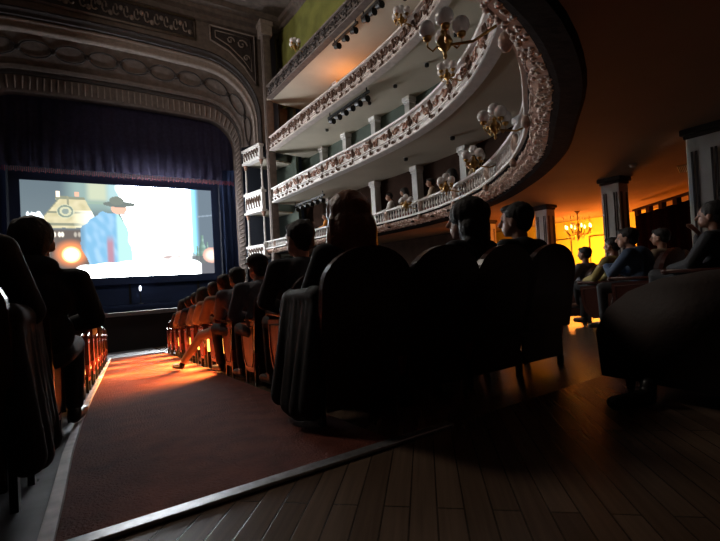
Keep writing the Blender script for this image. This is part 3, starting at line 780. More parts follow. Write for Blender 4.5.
# ------------------------------------------------------------ screen with its film picture
SX0, SX1, SZ0, SZ1, SY = -4.47, 5.46, .74, 6.28, 28.0
def mixc(c, d, k): return tuple(a+(b-a)*k for a, b in zip(c, d))
def inpoly(x, y, P):
    c = False; j = len(P)-1
    for i in range(len(P)):
        if (P[i][1] > y) != (P[j][1] > y) and x < (P[j][0]-P[i][0])*(y-P[i][1])/(P[j][1]-P[i][1])+P[i][0]: c = not c
        j = i
    return c
def film(x, y):
    """x 0..192, y 0..96 in picture units from the top left"""
    wob = 2.5*noise.noise(Vector((x*.09, y*.09, 0)))
    c = (.10, .155, .19)
    c = mixc(c, (.16, .22, .25), sstep(0, 40, y)*.6)
    # top pale zone with window and beams
    c = mixc(c, (.30, .45, .42), sstep(38, 60, x)*sstep(36, 20, y))
    c = mixc(c, (.75, .80, .55), sstep(64, 72, x)*sstep(92, 84, x)*sstep(20, 14, y)*.8)
    c = mixc(c, (.55, .85, .9), sstep(84, 92, x)*sstep(30, 10, y)*.8)
    if abs(y-18-.1*x*.2) < 1.3 and 66 < x < 105: c = (.35, .5, .4)
    # hood
    P = [(35, 14), (64, 14), (66, 18), (80, 45), (12, 46), (17, 41), (36, 19)]
    if inpoly(x+wob*.3, y+wob*.3, P):
        c = (.62, .56, .30)
        c = mixc(c, (.95, .85, .55), .5+.5*noise.noise(Vector((x*.15, y*.2, 3))))
        if abs((x-36)*1.0+(y-19)*.9) < 1.5 or abs(y-42) < 1.3 or abs(y-30) < .8 or 14 < y < 17: c = (.28, .30, .20)
        if abs(x-47-.05*y) < 1.2 and y < 24: c = (.35, .35, .22)
        d = math.hypot(x-45, (y-29)*1.3)
        if d < 9: c = (.75, .75, .5)
        if 6 < d < 8: c = (.22, .30, .24)
        if d < 3.5: c = (.3, .38, .34)
        if x > 48+(y-25)*.3 and y > 28: c = mixc(c, (1.6, 1.6, 1.3), sstep(48, 75, x)*.9)
    if 9 < y < 15 and abs(x-38) < 2: c = (2.2, 1.7, 1.2)
    if 9 < y < 14 and abs(x-57) < 2: c = (1.3, .6, .4)
    # figurines glowing at left
    for cx, cy, rx, ry in ((7, 36, 1.6, 5), (11, 40, 2, 8), (17, 36, 5, 4), (13, 34, 3, 2.5), (3, 47, 1.5, 2.5), (18, 32, 2, 2), (8, 45, 1.5, 6)):
        d = math.hypot((x-cx)/rx, (y-cy)/ry); c = mixc(c, (3, 3.4, 3.6), sstep(1.35, .8, d))
    # dark zone below the hood
    k = sstep(45, 49, y)*sstep(82, 66, x); c = mixc(c, (.12, .09, .075), k)
    for cx in (33, 38, 41, 54, 58): 
        d = math.hypot((x-cx)/1.6, (y-52)/2.6); c = mixc(c, (1.4, 1.3, 1.1), sstep(1.3, .6, d)*(1 if cx < 45 else .35))
    # fire
    d = math.hypot((x-49)/17, (y-71)/13); c = mixc(c, (1.5, .42, .10), sstep(1.25, .35, d))
    d = math.hypot((x-49)/9, (y-72)/7.5); c = mixc(c, (7, 4.2, 1.6), sstep(1.2, .5, d))
    # big white light
    k = sstep(103, 122, x-wob*2+max(0, 30-y)*.3)*sstep(176, 170, x+wob*.5)*sstep(-3, 3, y)
    k *= 1-.55*sstep(60, 70, y)*sstep(125, 140, x)*sstep(176, 160, x)*sstep(86, 78, y)
    c = mixc(c, (34, 35, 36), k)
    # halo to the slate panel at right
    k = sstep(167, 172, x); c = mixc(c, mixc((.6, 1.8, 2.6), (.13, .19, .25), sstep(170, 180, x)), k)
    if x > 177 and abs(y-31-(x-177)*-.15) < .8: c = (.3, .4, .5)
    # coat
    P = [(72, 94), (58, 60), (60, 48), (68, 38), (82, 28), (98, 30), (106, 44), (112, 70), (110, 94)]
    if inpoly(x+wob, y+wob, P):
        c = (.22, .55, .85)
        c = mixc(c, (.42, .72, 1.0), sstep(-.4, .8, noise.noise(Vector((x*.16-y*.05, y*.10, 7)))))
        c = mixc(c, (.60, .22, .28), sstep(84, 87, x)*sstep(94, 90, x)*sstep(50, 62, y)*.85)
        c = mixc(c, (.55, .95, .9), sstep(94, 98, x))
        c = mixc(c, (.10, .22, .35), sstep(66, 60, x)*.6)
    # bright front of the person
    P = [(100, 30), (112, 32), (120, 44), (122, 94), (112, 94), (108, 50)]
    if inpoly(x+wob, y, P): c = mixc(c, (4.5, 5, 5), .8)
    # face and hat
    d = math.hypot((x-99)/8, (y-25)/5.5)
    if d < 1: c = (1.2, .62, .45)
    d = math.hypot((x-100-wob*.5)/17, (y-20)/3.2)
    if d < 1: c = (.16, .20, .18)
    d = math.hypot((x-97)/7.5, (y-16.5)/4.5)
    if d < 1: c = (.20, .24, .20)
    # things in front at right
    for cx, cy, rx, ry, cc in ((143, 73, 10, 7, (.75, .42, .38)), (157, 70, 6, 7, (1.3, .75, .5)), (152, 78, 14, 4, (.5, .38, .36)), (168, 76, 6, 6, (.4, .42, .36)), (113, 60, 5, 7, (2.2, 2.3, 2.0))):
        d = math.hypot((x-cx+wob)/rx, (y-cy)/ry); c = mixc(c, cc, sstep(1.15, .75, d)*.9)
    # bottles
    for cx, w, h0 in ((181, 3.4, 52), (186, 2.6, 60), (176, 2.2, 64)):
        wv = w*(.35+.65*sstep(h0+5, h0+16, y))
        if h0 < y < 84 and abs(x-cx) < wv: c = mixc((.10, .20, .17), (.45, .75, .62), sstep(-wv, wv, x-cx)*.8*(1 if int(y) % 7 < 3 else .5))
    if y > 76 and x > 170: c = mixc(c, (.14, .13, .15), .8)
    d = math.hypot((x-190)/9, (y-75)/9)
    if d < 1: c = mixc((.9, .5, .4), (1.6, 1.2, 1.0), sstep(1, .3, d))
    c = tuple(v+.07 for v in c)  # veil of haze added to every picture colour
    # white table
    ed = 84+2.5*math.sin(x*.035)+wob*.4; k = sstep(ed-3.5, ed, y)*sstep(54-(y-84), 62-(y-84), x)*sstep(180, 172, x+max(0, 84-y))
    c = mixc(c, (24, 26, 26), k)
    k = sstep(90, 94, y)*sstep(50, 40, x); c = mixc(c, (.7, .75, .9), k)
    return c
NX, NZ = 288, 150
bm = bmesh.new(); cl = bm.loops.layers.float_color.new('film')
g = [[bm.verts.new((SX0+(SX1-SX0)*i/NX, SY, SZ1-(SZ1-SZ0)*j/NZ)) for j in range(NZ+1)] for i in range(NX+1)]
fc = {}
def fxp(u):
    X = SX0+(SX1-SX0)*u
    q = lambda X: (X*.857-14.42)/(X*.515+24)
    return 192*(q(X)-q(SX0))/(q(SX1)-q(SX0))
def colat(i, j):
    if (i, j) not in fc:
        c = film(fxp(i/NX), 96*j/NZ); fc[(i, j)] = (c[0], c[1], c[2], 1)
    return fc[(i, j)]
for i in range(NX):
    for j in range(NZ):
        f = bm.faces.new((g[i][j], g[i][j+1], g[i+1][j+1], g[i+1][j]))
        for lp, (a, b) in zip(f.loops, ((i, j), (i, j+1), (i+1, j+1), (i+1, j))): lp[cl] = colat(a, b)
sm = bpy.data.materials.new('projected film picture'); sm.use_nodes = True
nt = sm.node_tree; nt.nodes.clear()
ou = nt.nodes.new('ShaderNodeOutputMaterial'); em = nt.nodes.new('ShaderNodeEmission'); va = nt.nodes.new('ShaderNodeVertexColor'); va.layer_name = 'film'
nt.links.new(va.outputs['Color'], em.inputs['Color']); em.inputs['Strength'].default_value = 1.0
nt.links.new(em.outputs['Emission'], ou.inputs['Surface'])
SCR = empty('cinema_screen', (0, 0, 0), 0, 'large glowing cinema screen showing a film scene of a person in hat and blue coat', 'screen')
obj('screen_surface', bm, sm, SCR, recalc=False)
bm = bmesh.new()
fw = .45
for x0, x1, z0, z1 in ((SX0-fw, SX0, SZ0-fw, SZ1+fw), (SX1, SX1+fw, SZ0-fw, SZ1+fw), (SX0, SX1, SZ0-fw, SZ0), (SX0, SX1, SZ1, SZ1+fw)):
    box(bm, x0, x1, SY-.12, SY+.1, z0, z1)
obj('masking_frame', bm, M['mask'], SCR)
for x in (-3.5, 0.5, 4.4):
    bm = bmesh.new(); box(bm, x-.06, x+.06, SY+.02, SY+.12, -.93, SZ0-.3); obj('support_post', bm, M['black'], SCR)
bm = bmesh.new(); box(bm, -4.9, 5.9, SY+.11, SY+.16, -.93, SZ0-.2); tag(obj('stage_skirt', bm, M['mask']), 'plain cloth skirt below the screen, blue screen glow in its colour', 'cloth skirt')
t = empty('stage_light', (1.02, 27.2, -.93), 0, 'small white light on a stand glowing below the screen', 'stage lamp')
bm = bmesh.new(); lathe(bm, [(.14, 0.002), (.14, .03), (.025, .05), (.02, .75)], 10); obj('stand', bm, M['black'], t)
bm = bmesh.new(); ell(bm, (0, 0, .92), (.07, .07, .17), 10); obj('lamp', bm, mat('cold lamp', (.9, .9, 1), .3, emit=(.8, .88, 1), estr=2.5), t, True)

# ------------------------------------------------------------ ground floor columns (near foyer)
def column(x, y, w, label, rz=0):
    z0 = fz(y); h = 1.66-z0; t = empty('column', (x, y, z0), rz, label, 'column')
    bm = bmesh.new(); box(bm, -w/2, w/2, -w/2, w/2, .22, h-.12, bev=.008); obj('shaft', bm, M['column'], t)
    bm = bmesh.new()
    a = w/2
    for sx, sy in ((-1, 0), (1, 0), (0, -1), (0, 1)):
        for u in (-.34, -.22, .22, .34):
            p = u*w
            if sx: box(bm, min(sx*a, sx*(a+.004)), max(sx*a, sx*(a+.004)), p-.012, p+.012, .3, h-.3)
            else: box(bm, p-.012, p+.012, min(sy*a, sy*(a+.004)), max(sy*a, sy*(a+.004)), .3, h-.3)
    obj('groove_lines', bm, M['column_dark'], t)
    bm = bmesh.new(); box(bm, -a-.02, a+.02, -a-.02, a+.02, h-.13, h-.08, bev=.01); box(bm, -a-.05, a+.05, -a-.05, a+.05, h-.08, h-.002, bev=.012); obj('capital', bm, M['column_dark'], t)
    bm = bmesh.new(); box(bm, -a-.06, a+.06, -a-.06, a+.06, 0.001, .22, bev=.015); obj('base', bm, M['column_dark'], t)
column(8.48, 4.15, .34, 'square grooved column between the glowing foyer and the red partition')
column(6.53, 2.03, .36, 'nearest square column with pale grooved face at the right edge')
column(10.14, 6.8, .36, 'dim square column left of the glowing foyer opening')
column(10.9, 9.5, .40, 'far square column hidden in shade behind the seated heads')

# partition with scalloped top strip
p0 = Vector((12.5, 5.62)); p1 = Vector((8.8, 1.55)); pl = (p1-p0).length; pd = (p1-p0).normalized(); pn = Vector((-pd.y, pd.x))
def PP(a, h, z): v = p0+pd*a+pn*h; return Vector((v.x, v.y, z))
t = empty('foyer_partition', (0, 0, 0), 0, 'dark red cloth partition with a notched top edge under an orange ceiling', 'partition')
bm = bmesh.new(); n = 90; g = []
for i in range(n+1):
    a = pl*i/n; hh = .04*math.sin(a*14)
    g.append((bm.verts.new(PP(a, hh, -1.3)), bm.verts.new(PP(a, hh*.3, 1.28))))
for a, b in zip(g, g[1:]): bm.faces.new((a[0], b[0], b[1], a[1]))
bmesh.ops.solidify(bm, geom=bm.faces[:], thickness=.03)
obj('cloth', bm, M['partition'], t, True)
bm = bmesh.new()
a = .1
while a < pl:
    prism(bm, [(a, 1.26), (a+.17, 1.26), (a+.17, 1.43), (a, 1.43)], -.05, .05, lambda u, z, h: PP(u, h, z)); a += .62
obj('bracket_row', bm, M['darkwall'], t)
bm = bmesh.new(); prism(bm, [(0, 1.40), (pl, 1.40), (pl, 1.45), (0, 1.45)], -.06, .06, lambda u, z, h: PP(u, h, z)); obj('top_rail', bm, M['darkwall'], t)
# a foyer door frame and paneling on the lit wall
for k, y in enumerate((7.7, 9.6, 11.4)):
    t = empty('wall_panel', (14.99, y, 0), 0, ('wall panel with gilt frame on the glowing foyer wall, ' + ('nearest', 'middle', 'farthest')[k] + ' of three'), 'wall panel')
    bm = bmesh.new(); tube(bm, [(-.02, -.6, -.7), (-.02, .6, -.7), (-.02, .6, 1.0), (-.02, -.6, 1.0), (-.02, -.6, -.7)], .03, 5); obj('frame', bm, M['gilt'], t)

# chandelier in the foyer
def chandelier(x, y, z, label):
    t = empty('chandelier', (x, y, z), 0, label, 'chandelier')
    bm = bmesh.new(); lathe(bm, [(.09, 0), (.03, -.05), (.015, -.1), (.015, -.35), (.06, -.42), (.02, -.5), (.05, -.8), (.01, -.9)], 10); obj('stem', bm, M['brass'], t, True)
    for k in range(8):
        a = k*pi/4; c, s = math.cos(a), math.sin(a)
        bm = bmesh.new(); tube(bm, [(c*r, s*r, z2) for r, z2 in ((.03, -.62), (.14, -.74), (.27, -.72), (.35, -.60), (.36, -.52))], .014, 6); ar = obj('arm', bm, M['brass'], t, True)
        bm = bmesh.new(); capsule(bm, (c*.36, s*.36, -.50), (c*.36, s*.36, -.42), .022, .012, 6); obj('bulb', bm, M['bulb'], ar, True)
    bm = bmesh.new(); rr = random.Random(2)
    for k in range(70):
        a = rr.random()*2*pi; r = rr.uniform(.1, .42); z2 = rr.uniform(-.95, -.15)*(1-.25*r)
        ell(bm, (math.cos(a)*r, math.sin(a)*r, z2), (.014, .014, .045), 5)
    o = obj('crystal_drops', bm, M['crystal'], t); o['kind'] = 'stuff'
    return t
chandelier(12.4, 7.2, 1.65, 'crystal chandelier hanging in the yellow glow of the foyer')

# ------------------------------------------------------------ balcony lamps
gme = bpy.data.meshes.new('globe'); bm = bmesh.new(); ell(bm, (0, 0, 0), (.12, .12, .125), 20); bm.to_mesh(gme); bm.free(); gme.materials.append(M['globe'])
for p in gme.polygons: p.use_smooth = True
def lamp_proto():
    t = empty('balcony_lamp', (0, 0, 0), 0, 'x', 'lamp')   # local -x points into the hall
    bm = bmesh.new(); tube(bm, [(.72, 0, -.12), (.4, 0, -.22), (.1, 0, -.16), (0, 0, -.08)], .02, 7); obj('bracket_arm', bm, M['brass'], t, True)
    bm = bmesh.new(); lathe(bm, [(.01, -.34), (.03, -.30), (.02, -.24), (.09, -.17), (.12, -.10), (.09, -.03), (.04, .02), (.05, .07), (.015, .12)], 14); obj('brass_body', bm, M['brass'], t, True)
    for k in range(4):
        a = k*pi/2+.4; c, s = math.cos(a), math.sin(a); R = .24
        bm = bmesh.new(); tube(bm, [(c*.08, s*.08, -.12), (c*.17, s*.17, -.2), (c*R, s*R, -.13), (c*R, s*R, -.03)], .014, 6)
        lathe(bm, [(.02, -.06), (.06, -.03), (.065, .01), (.03, .02)], 10, Matrix.Translation((c*R, s*R, 0)))
        ar = obj('lamp_arm', bm, M['brass'], t, True)
        gl = link_mesh('globe', gme, None, ar); gl.location = (c*R, s*R, .12)
    ar = link_mesh('globe', gme, None, t); ar.location = (0, 0, .27)
    return t
LP = lamp_proto(); first = True
def put_lamp(s, z, label, group=None, sc=1, o=-.42):
    global first
    a = at(s, o, z); v = nrm(s); rz = math.atan2(v.y, v.x)
    if first:
        t = LP; first = False; t.location = a; t.rotation_euler = (0, 0, rz)
    else: t = copy_tree(LP, a, rz)
    t['label'] = label
    if group: t['group'] = group
    t.scale = (sc, sc, sc)
    return t
put_lamp(s_near(3.3, 2.32), 2.42, 'nearest brass globe lamp, seen from below at the top of the photo', sc=.72, o=-.74)
put_lamp(s_near(5.9, 4.3), 2.5, 'cluster of white globes left of the dark bend of the lowest balcony', sc=.85)
put_lamp(s_near(7.3, 6.1), 2.48, sc=.85, label= 'white globe cluster second from the dark soffit curve on the lowest balcony')
put_lamp(s_near(8.35, 8.1), 2.40, sc=.85, label= 'white globe cluster on the lowest balcony above the woman in the last row')
put_lamp(s_near(8.9, 10.8), 2.40, sc=.8, label= 'farthest small globe cluster on the lowest balcony')
put_lamp(s_near(8.1, 7.6), 5.3, 'small globe cluster on the second balcony near its right end', sc=.9)
put_lamp(s_near(8.85, 10.4), 8.6, 'globe cluster on the third balcony near the top edge of the photo', sc=1)
put_lamp(s_near(8.5, 18.6), 11.9, 'tiny globe cluster on the topmost balcony near the stage', sc=1)

# spotlight bars under the tiers
def light_bar(sA, sB, o, z, label):
    a, b = at(sA, o, z), at(sB, o, z); L = (b-a).length
    t = empty('lighting_bar', a, math.atan2((b-a).y, (b-a).x), label, 'lighting bar')
    bm = bmesh.new(); box(bm, 0, L, -.05, .05, -.10, 0); 
    for u in (.15, L-.15): box(bm, u-.02, u+.02, -.02, .02, 0, .2)
    obj('rail', bm, M['black'], t)
    n = max(3, int(L/.55))
    for k in range(n):
        u = (k+.5)*L/n; bm = bmesh.new()
        lathe(bm, [(.07, -.18), (.11, -.14), (.11, .14), (.14, .2)], 10, Matrix.Translation((u, 0, -.27)) @ Matrix.Rotation(1.9, 4, 'Y'))
        box(bm, u-.03, u+.03, -.03, .03, -.2, -.1)
        obj('spotlight', bm, M['black'], t)
    return t
def sy(y): return min((q*.05 for q in range(int(SMAX/.05))), key=lambda q: abs(at(q).y-y)+(0 if at(q).x > 6 else 50))
light_bar(sy(17.3), sy(14.0), .45, 7.85, 'long black spotlight bar under the third balcony')
light_bar(sy(23.1), sy(19.5), 1.3, 4.6, 'black spotlight bar in the shade under the second balcony')
light_bar(sy(16.4), sy(14.4), .35, 11.0, 'short black spotlight bar under the topmost balcony, nearer the stage')
light_bar(sy(14.1), sy(12.6), .35, 11.0, 'short black spotlight bar under the topmost balcony, farther from the stage')
# downlights in the pale ceilings
for k, (y, o, z) in enumerate(((15.2, 1.4, 8.025), (13.4, 1.4, 8.025), (11.6, 1.5, 8.025), (9.8, 1.3, 8.025), (19, 1.4, 8.025), (12.5, 1.4, 11.195), (10.5, 1.5, 4.795), (13, 1.4, 4.795))):
    a = at(sy(y), o, z); t = empty('ceiling_spotlight', a, 0, 'small dark recessed spotlight in the pale ceiling under a balcony', 'spotlight', 'small spotlights under the balconies')
    bm = bmesh.new(); lathe(bm, [(.10, -.02), (.12, 0)], 10); obj('ring', bm, M['column'], t)
    bm = bmesh.new(); lathe(bm, [(.05, -.14), (.085, -.12), (.085, -.02)], 10); obj('can', bm, M['black'], t)
# vent on the brown ceiling
t = empty('ceiling_vent', (9.0, 3.2, 1.655), .3, 'pale slotted vent in the brown ceiling left of the nearest column', 'vent')
a_ = None
bm = bmesh.new(); box(bm, -.35, .35, -.07, .07, -.012, 0, bev=.003); obj('vent_frame', bm, M['column'], t)
bm = bmesh.new()
for k in range(5): box(bm, -.32, .32, -.055+k*.025, -.047+k*.025, -.018, -.012)
obj('slat', bm, M['column_dark'], t)
t = empty('smoke_detector', (7.6, 3.4, 1.655), 0, 'tiny round detector on the brown ceiling beside the slotted vent', 'smoke detector')
bm = bmesh.new(); lathe(bm, [(.02, -.05), (.045, -.045), (.055, -.01)], 12); obj('body', bm, M['column'], t); bm = bmesh.new(); lathe(bm, [(.06, -.01), (.06, 0)], 12); obj('mount', bm, M['column'], t)
# pale panel standing in for a small brightly lit spot
t = empty('bright_spot_panel', (10.6, 10.2, .55), 0.6, 'small pale panel standing in for a lit spot behind the last row', 'notice')
bm = bmesh.new(); box(bm, -.30, .30, -.03, .03, 0, .85, bev=.01); obj('frame', bm, M['pale_panel'], t)
bm = bmesh.new(); box(bm, -.16, .16, -.042, -.03, .2, .6); obj('sheet', bm, M['cloth_white'], t)
bm = bmesh.new(); box(bm, -.03, .03, -.03, .03, -1.7, 0); box(bm, -.25, .25, -.2, .2, -1.74-.05, -1.7); obj('stand', bm, M['black'], t)

# ------------------------------------------------------------ theatre seats
def make_seat():
    t = empty('theatre_seat', (0, 0, 0), 0, 'x', 'seat')
    def lean(a, b, h): return Vector((a, -.19+h-(b-.45)*.17, b))
    # domed backrest
    def dome(w, z0, z1, n=16):
        P = [(-w, z0), (w, z0)]
        zc = z1-w*.75
        for i in range(n+1): a = pi*i/n; P.append((w*math.cos(a), zc+w*.75*math.sin(a)))
        return P
    bm = bmesh.new(); prism(bm, dome(.285, .34, .975), -.065, -.02, lean)
    bmesh.ops.bevel(bm, geom=[e for e in bm.edges if e.calc_face_angle(0) > 1], offset=.012, segments=2, affect='EDGES')
    b = obj('backrest', bm, M['knob'], t)
    bm = bmesh.new(); prism(bm, dome(.25, .42, .935), -.02, .045, lean)
    bmesh.ops.bevel(bm, geom=[e for e in bm.edges if e.calc_face_angle(0) > 1], offset=.02, segments=3, affect='EDGES'); obj('back_cushion', bm, M['uphol'], b)
    bm = bmesh.new(); box(bm, -.225, .225, -.17, .27, .37, .455, bev=.03); obj('seat', bm, M['uphol'], t)
    bm = bmesh.new(); box(bm, -.24, .24, -.195, -.175, .10, .40, bev=.006); obj('gap_filler', bm, M['knob'], t)  # added to close the lit gap under the seat and keep it dark
    for s in (-1, 1):
        def F(a, b, h): return Vector((s*(.25+h), a, b))
        P = [(-.17, .22), (-.12, .14), (.10, .12), (.21, .2), (.26, .36), (.27, .58), (-.2, .62), (-.22, .42)]
        bm = bmesh.new(); prism(bm, P, -.004, .022, F)
        bmesh.ops.bevel(bm, geom=[e for e in bm.edges if e.calc_face_angle(0) > 1.2], offset=.006, segments=2, affect='EDGES')
        sp = obj('side_panel', bm, M['redlac'], t)
        bm = bmesh.new(); tube(bm, [F(a*.82+.003, (b-.38)*.82+.38, .024) for a, b in P+[P[0]]], .006, 5); obj('panel_moulding', bm, M['knob'], sp)
        bm = bmesh.new(); box(bm, min(s*.222, s*.282), max(s*.222, s*.282), -.22, .27, .62, .66, bev=.012); ell(bm, (s*.252, .28, .635), (.034, .045, .032), 12); obj('armrest', bm, M['knob'], t, True)
        for y0 in (-.16, .16):
            bm = bmesh.new(); box(bm, min(s*.243, s*.268), max(s*.243, s*.268), y0-.02, y0+.025, -.03 if y0 > 0 else .008, .2); box(bm, min(s*.235, s*.275), max(s*.235, s*.275), y0-.05, y0+.05, -.036+(0 if y0 > 0 else .028), -.02+(0 if y0 > 0 else .028)); obj('leg', bm, M['iron'], t)
    return t
SEAT = make_seat(); seat_used = False
def put_seat(x, y, label, group, rz=0, z=None):
    global seat_used
    z = fz(y) if z is None else z
    if not seat_used:
        seat_used = True; SEAT.location = (x, y, z); SEAT.rotation_euler = (0, 0, rz); t = SEAT
    else: t = copy_tree(SEAT, (x, y, z), rz)
    t['label'] = label
    if group: t['group'] = group
    elif 'group' in t: del t['group']
    return t
ROWS = [2.12+.90*k for k in range(12)]
XR = [1.32, 1.90, 2.48, 3.0]
XLAST = [1.15, 1.70, 2.25, 2.76]
XL = [-.62, -1.20]
names = ['last', 'second to last', 'third from last', 'fourth from last', 'fifth from last', 'sixth from last', 'seventh from last', 'eighth from last', 'ninth from last', 'third from front', 'second from front', 'front']
for i, y in enumerate(ROWS):
    for j, x in enumerate(XLAST if i < 1 else XR[:3]):
        if i > 0 and j > 0:
            put_seat(x, y, 'dark wooden theatre seat further inside the right block, hidden behind the aisle seats', 'inner seats of the right block')
        elif j == 0:
            put_seat(x, y, 'red lacquered aisle seat on the right of the carpet, %s row' % names[i], None)
        else:
            put_seat(x, y, 'dark round backed seat in the last row, %s from the carpet aisle' % ('', 'second', 'third', 'fourth')[j], None)
    for j, x in enumerate(XL):
        if j == 0: put_seat(x, y, 'red lacquered aisle seat on the left of the carpet, %s row' % names[i], None)
        elif i < 8: put_seat(x, y, 'dark theatre seat inside the left block, hidden behind its aisle seats', 'inner seats of the left block')

def put_person(R, x, y, label, top='cloth_black', bot='cloth_char', skin='skin', hair='hair', rz=0, sc=1, z=None, dz=0, group=None, mirror=False):
    z = fz(y) if z is None else z
    t = empty('person', (x, y, z+dz), rz, label, 'person', group); t.scale = (-sc if mirror else sc, sc, sc)
    for nm, key, m in (('body', 'body', skin), ('jacket', 'jacket', top), ('trousers', 'trousers', bot), ('shoe', 'shoe0', 'shoe'), ('shoe', 'shoe1', 'shoe'), ('hair', 'hair', hair), ('eyes', 'eyes', 'eye'), ('cap', 'cap', 'cloth_black')):
        me = R.get(key)
        if me is None: continue
        if not me.materials: me.materials.append(M[m])
        o = bpy.data.objects.new(nm, me); COL.objects.link(o); o.parent = t
        o.material_slots[0].link = 'OBJECT'; o.material_slots[0].material = M[m]
    return t
put_person(P_long, 1.20, 2.16, 'woman with long glow tinted hair and dark coat in the last row beside the aisle', 'cloth_black', 'cloth_black', hair='hair_brown', sc=1.0)
put_person(P_bob, 2.24, 2.16, 'woman with dark chin length hair in the last row, left of a short haired man', 'cloth_char', sc=1.02)
put_person(P_short, 2.82, 2.16, 'short haired man in the last row at its right end, pale collar', 'cloth_black', sc=1.03)
put_person(P_short, 1.25, 3.02, 'tall dark haired man in charcoal in the second to last aisle seat on the right', 'cloth_char', sc=1.05)
put_person(P_cap, 1.20, 3.92, 'person in dark cap sitting in front of the tall man by the aisle', 'cloth_grey', sc=.98)
put_person(P_lean, 1.22, 4.82, 'person in light jacket leaning forward in the fourth aisle seat from the back', 'cloth_grey')
put_person(P_out, 1.22, 5.72, 'person in tan top stretching one leg out into the aisle', 'cloth_tan', 'cloth_tan')
put_person(LO1, 1.25, 6.62, 'person in brown top sitting just beyond the one with a leg in the aisle', 'cloth_tan')
put_person(LO2, 1.25, 7.52, 'long haired person in grey in the seventh aisle seat from the back, right block', 'cloth_grey')
put_person(LO1, 1.25, 8.42, 'short haired person in navy in the eighth aisle seat from the back, right block', 'cloth_navy')
put_person(LO1, 1.25, 9.32, 'short haired person in tan in the ninth aisle seat from the back, right block', 'cloth_tan')
put_person(LO2, 1.25, 10.22, 'farthest long haired person at the end of the right aisle row', 'cloth_char')
# left block
put_person(P_hood, -.43, 3.04, 'large dark silhouette of a person in hooded jacket left of the carpet', 'cloth_black', sc=1.03)
put_person(P_long, -.60, 2.16, 'long haired person in the last left row, cut off by the edge of the photo', 'cloth_black', sc=1.05, mirror=True)
put_person(LO1, -.55, 3.92, 'person in grey sweater with bright edge light, third left aisle seat from the back', 'cloth_char')
put_person(LO2, -.62, 4.82, 'long haired person in the fourth left aisle seat from the back', 'cloth_char')
put_person(LO1, -.62, 6.62, 'short haired person in the sixth left aisle seat from the back', 'cloth_tan')
put_person(LO1, -.62, 8.42, 'short haired person in the eighth left aisle seat from the back', 'cloth_char')

# right hand block, seen from the side
RB = [(4.95, 1.62, P_chin, 'woman in profile raising a hand to her chin by the nearest column', 'cloth_char', 'skin_dark', None),
      (5.55, 2.45, P_lean, 'person with clasped hands in profile left of the nearest column', 'cloth_blue', 'skin', None),
      (6.22, 2.62, P_side, 'person in tan jacket reclining in profile below the narrow lit gap', 'cloth_tan', 'skin', None),
      (6.15, 3.2, P_side, 'dark haired person in ochre top in front of the grooved column', 'cloth_olive', 'skin_dark', None),
      (6.75, 3.95, P_side, 'person in grey jacket in front of the yellow foyer wall', 'cloth_grey', 'skin_dark', None)]
for k, (x, y, R, lab, tp, sk, gq) in enumerate(RB):
    put_person(R, x, y, lab, tp, 'cloth_char', sk)
    st = put_seat(x, y-.03, 'dark seat used by the ' + ' '.join(lab.split()[:11]), None)
    for c_ in bpy.data.objects:
        if c_.parent == st and c_.name.startswith('side_panel'): c_.material_slots[0].link = 'OBJECT'; c_.material_slots[0].material = M['knob']  # red panels swapped to a dark material to imitate shade here
for k, (x, y) in enumerate(((5.55, 1.6), (6.75, 3.2), (7.35, 3.95))):
    put_seat(x, y-.03, 'empty looking dark seat inside the right hand side block', 'inner seats of the side block')

# spectators on the lowest balcony
cl = ['cloth_white', 'cloth_tan', 'cloth_grey', 'cloth_white', 'cloth_orange', 'cloth_grey', 'cloth_tan', 'cloth_char', 'cloth_tan']
labs = ['spectator in white behind the balusters above the dark haired heads', 'spectator in beige behind the balusters beside the second pilaster', 'spectator in grey seated on the lowest balcony', 'spectator in white top seated between two pilasters on the lowest balcony', 'spectator in bright orange seated on the lowest balcony', 'spectator in grey near the stage end of the lowest balcony', 'spectator in tan behind the baluster rail near the curve', 'dim spectator near the last pilaster on the lowest balcony', 'tan clad spectator closest to the curve of the lowest balcony']
for k, y in enumerate((13.4, 12.4, 15, 16.3, 18.6, 20.5, 10.9, 9.7, 8.7)):
    s = sy(y); a = at(s, .68, 1.745); rz = math.atan2(-1, 0)+math.atan2(nrm(s).y, nrm(s).x)+pi
    rz = math.atan2(nrm(s).y, nrm(s).x)+pi/2-.5   # turned towards the stage
    put_person((LO1, LO2)[k % 2], a.x, a.y, labs[k], cl[k], 'cloth_char', sc=1.2, z=1.785, rz=rz+.0)
    put_seat(a.x, a.y, 'dark seat hidden behind the balusters of the lowest balcony', 'seats of the lowest balcony', rz, z=1.785)

# coat shapes standing in for dark masses at the aisle, handbag, sofa
bm = bmesh.new(); rr = random.Random(3)
zf_ = fz(2.1)
for k in range(9):
    a = k/8; y = 1.93+.46*a
    capsule(bm, (.90, y, zf_+.69+.02*math.sin(k*2)), (.83+.025*math.sin(k*2.4), y+.02*math.cos(k*2), zf_+.10+.08*abs(a-.5)), .05, .07, 10)
capsule(bm, (.90, 1.93, zf_+.72), (.90, 2.37, zf_+.70), .055, .05)
capsule(bm, (1.05, 2.02, zf_+.70), (.90, 2.0, zf_+.73), .05, .05)
me = fused(bm, .014, 3); o = link_mesh('coat_stand_in', me, M['cloth_black'])
tag(o, 'long black coat shape standing in for a dark mass beside the long haired woman', 'coat')
bm = bmesh.new()  # second shape, added over the lit seat side to keep it dark
for k in range(9):
    a = k/8; y = 1.90+.42*a
    capsule(bm, (-.36, y, zf_+.70+.02*math.sin(k*2)), (-.33+.02*math.sin(k*2.4+1), y+.02*math.cos(k*2), zf_+.20+.06*math.sin(k*1.3)), .05, .06, 10)
capsule(bm, (-.36, 1.90, zf_+.73), (-.36, 2.34, zf_+.71), .06, .055)
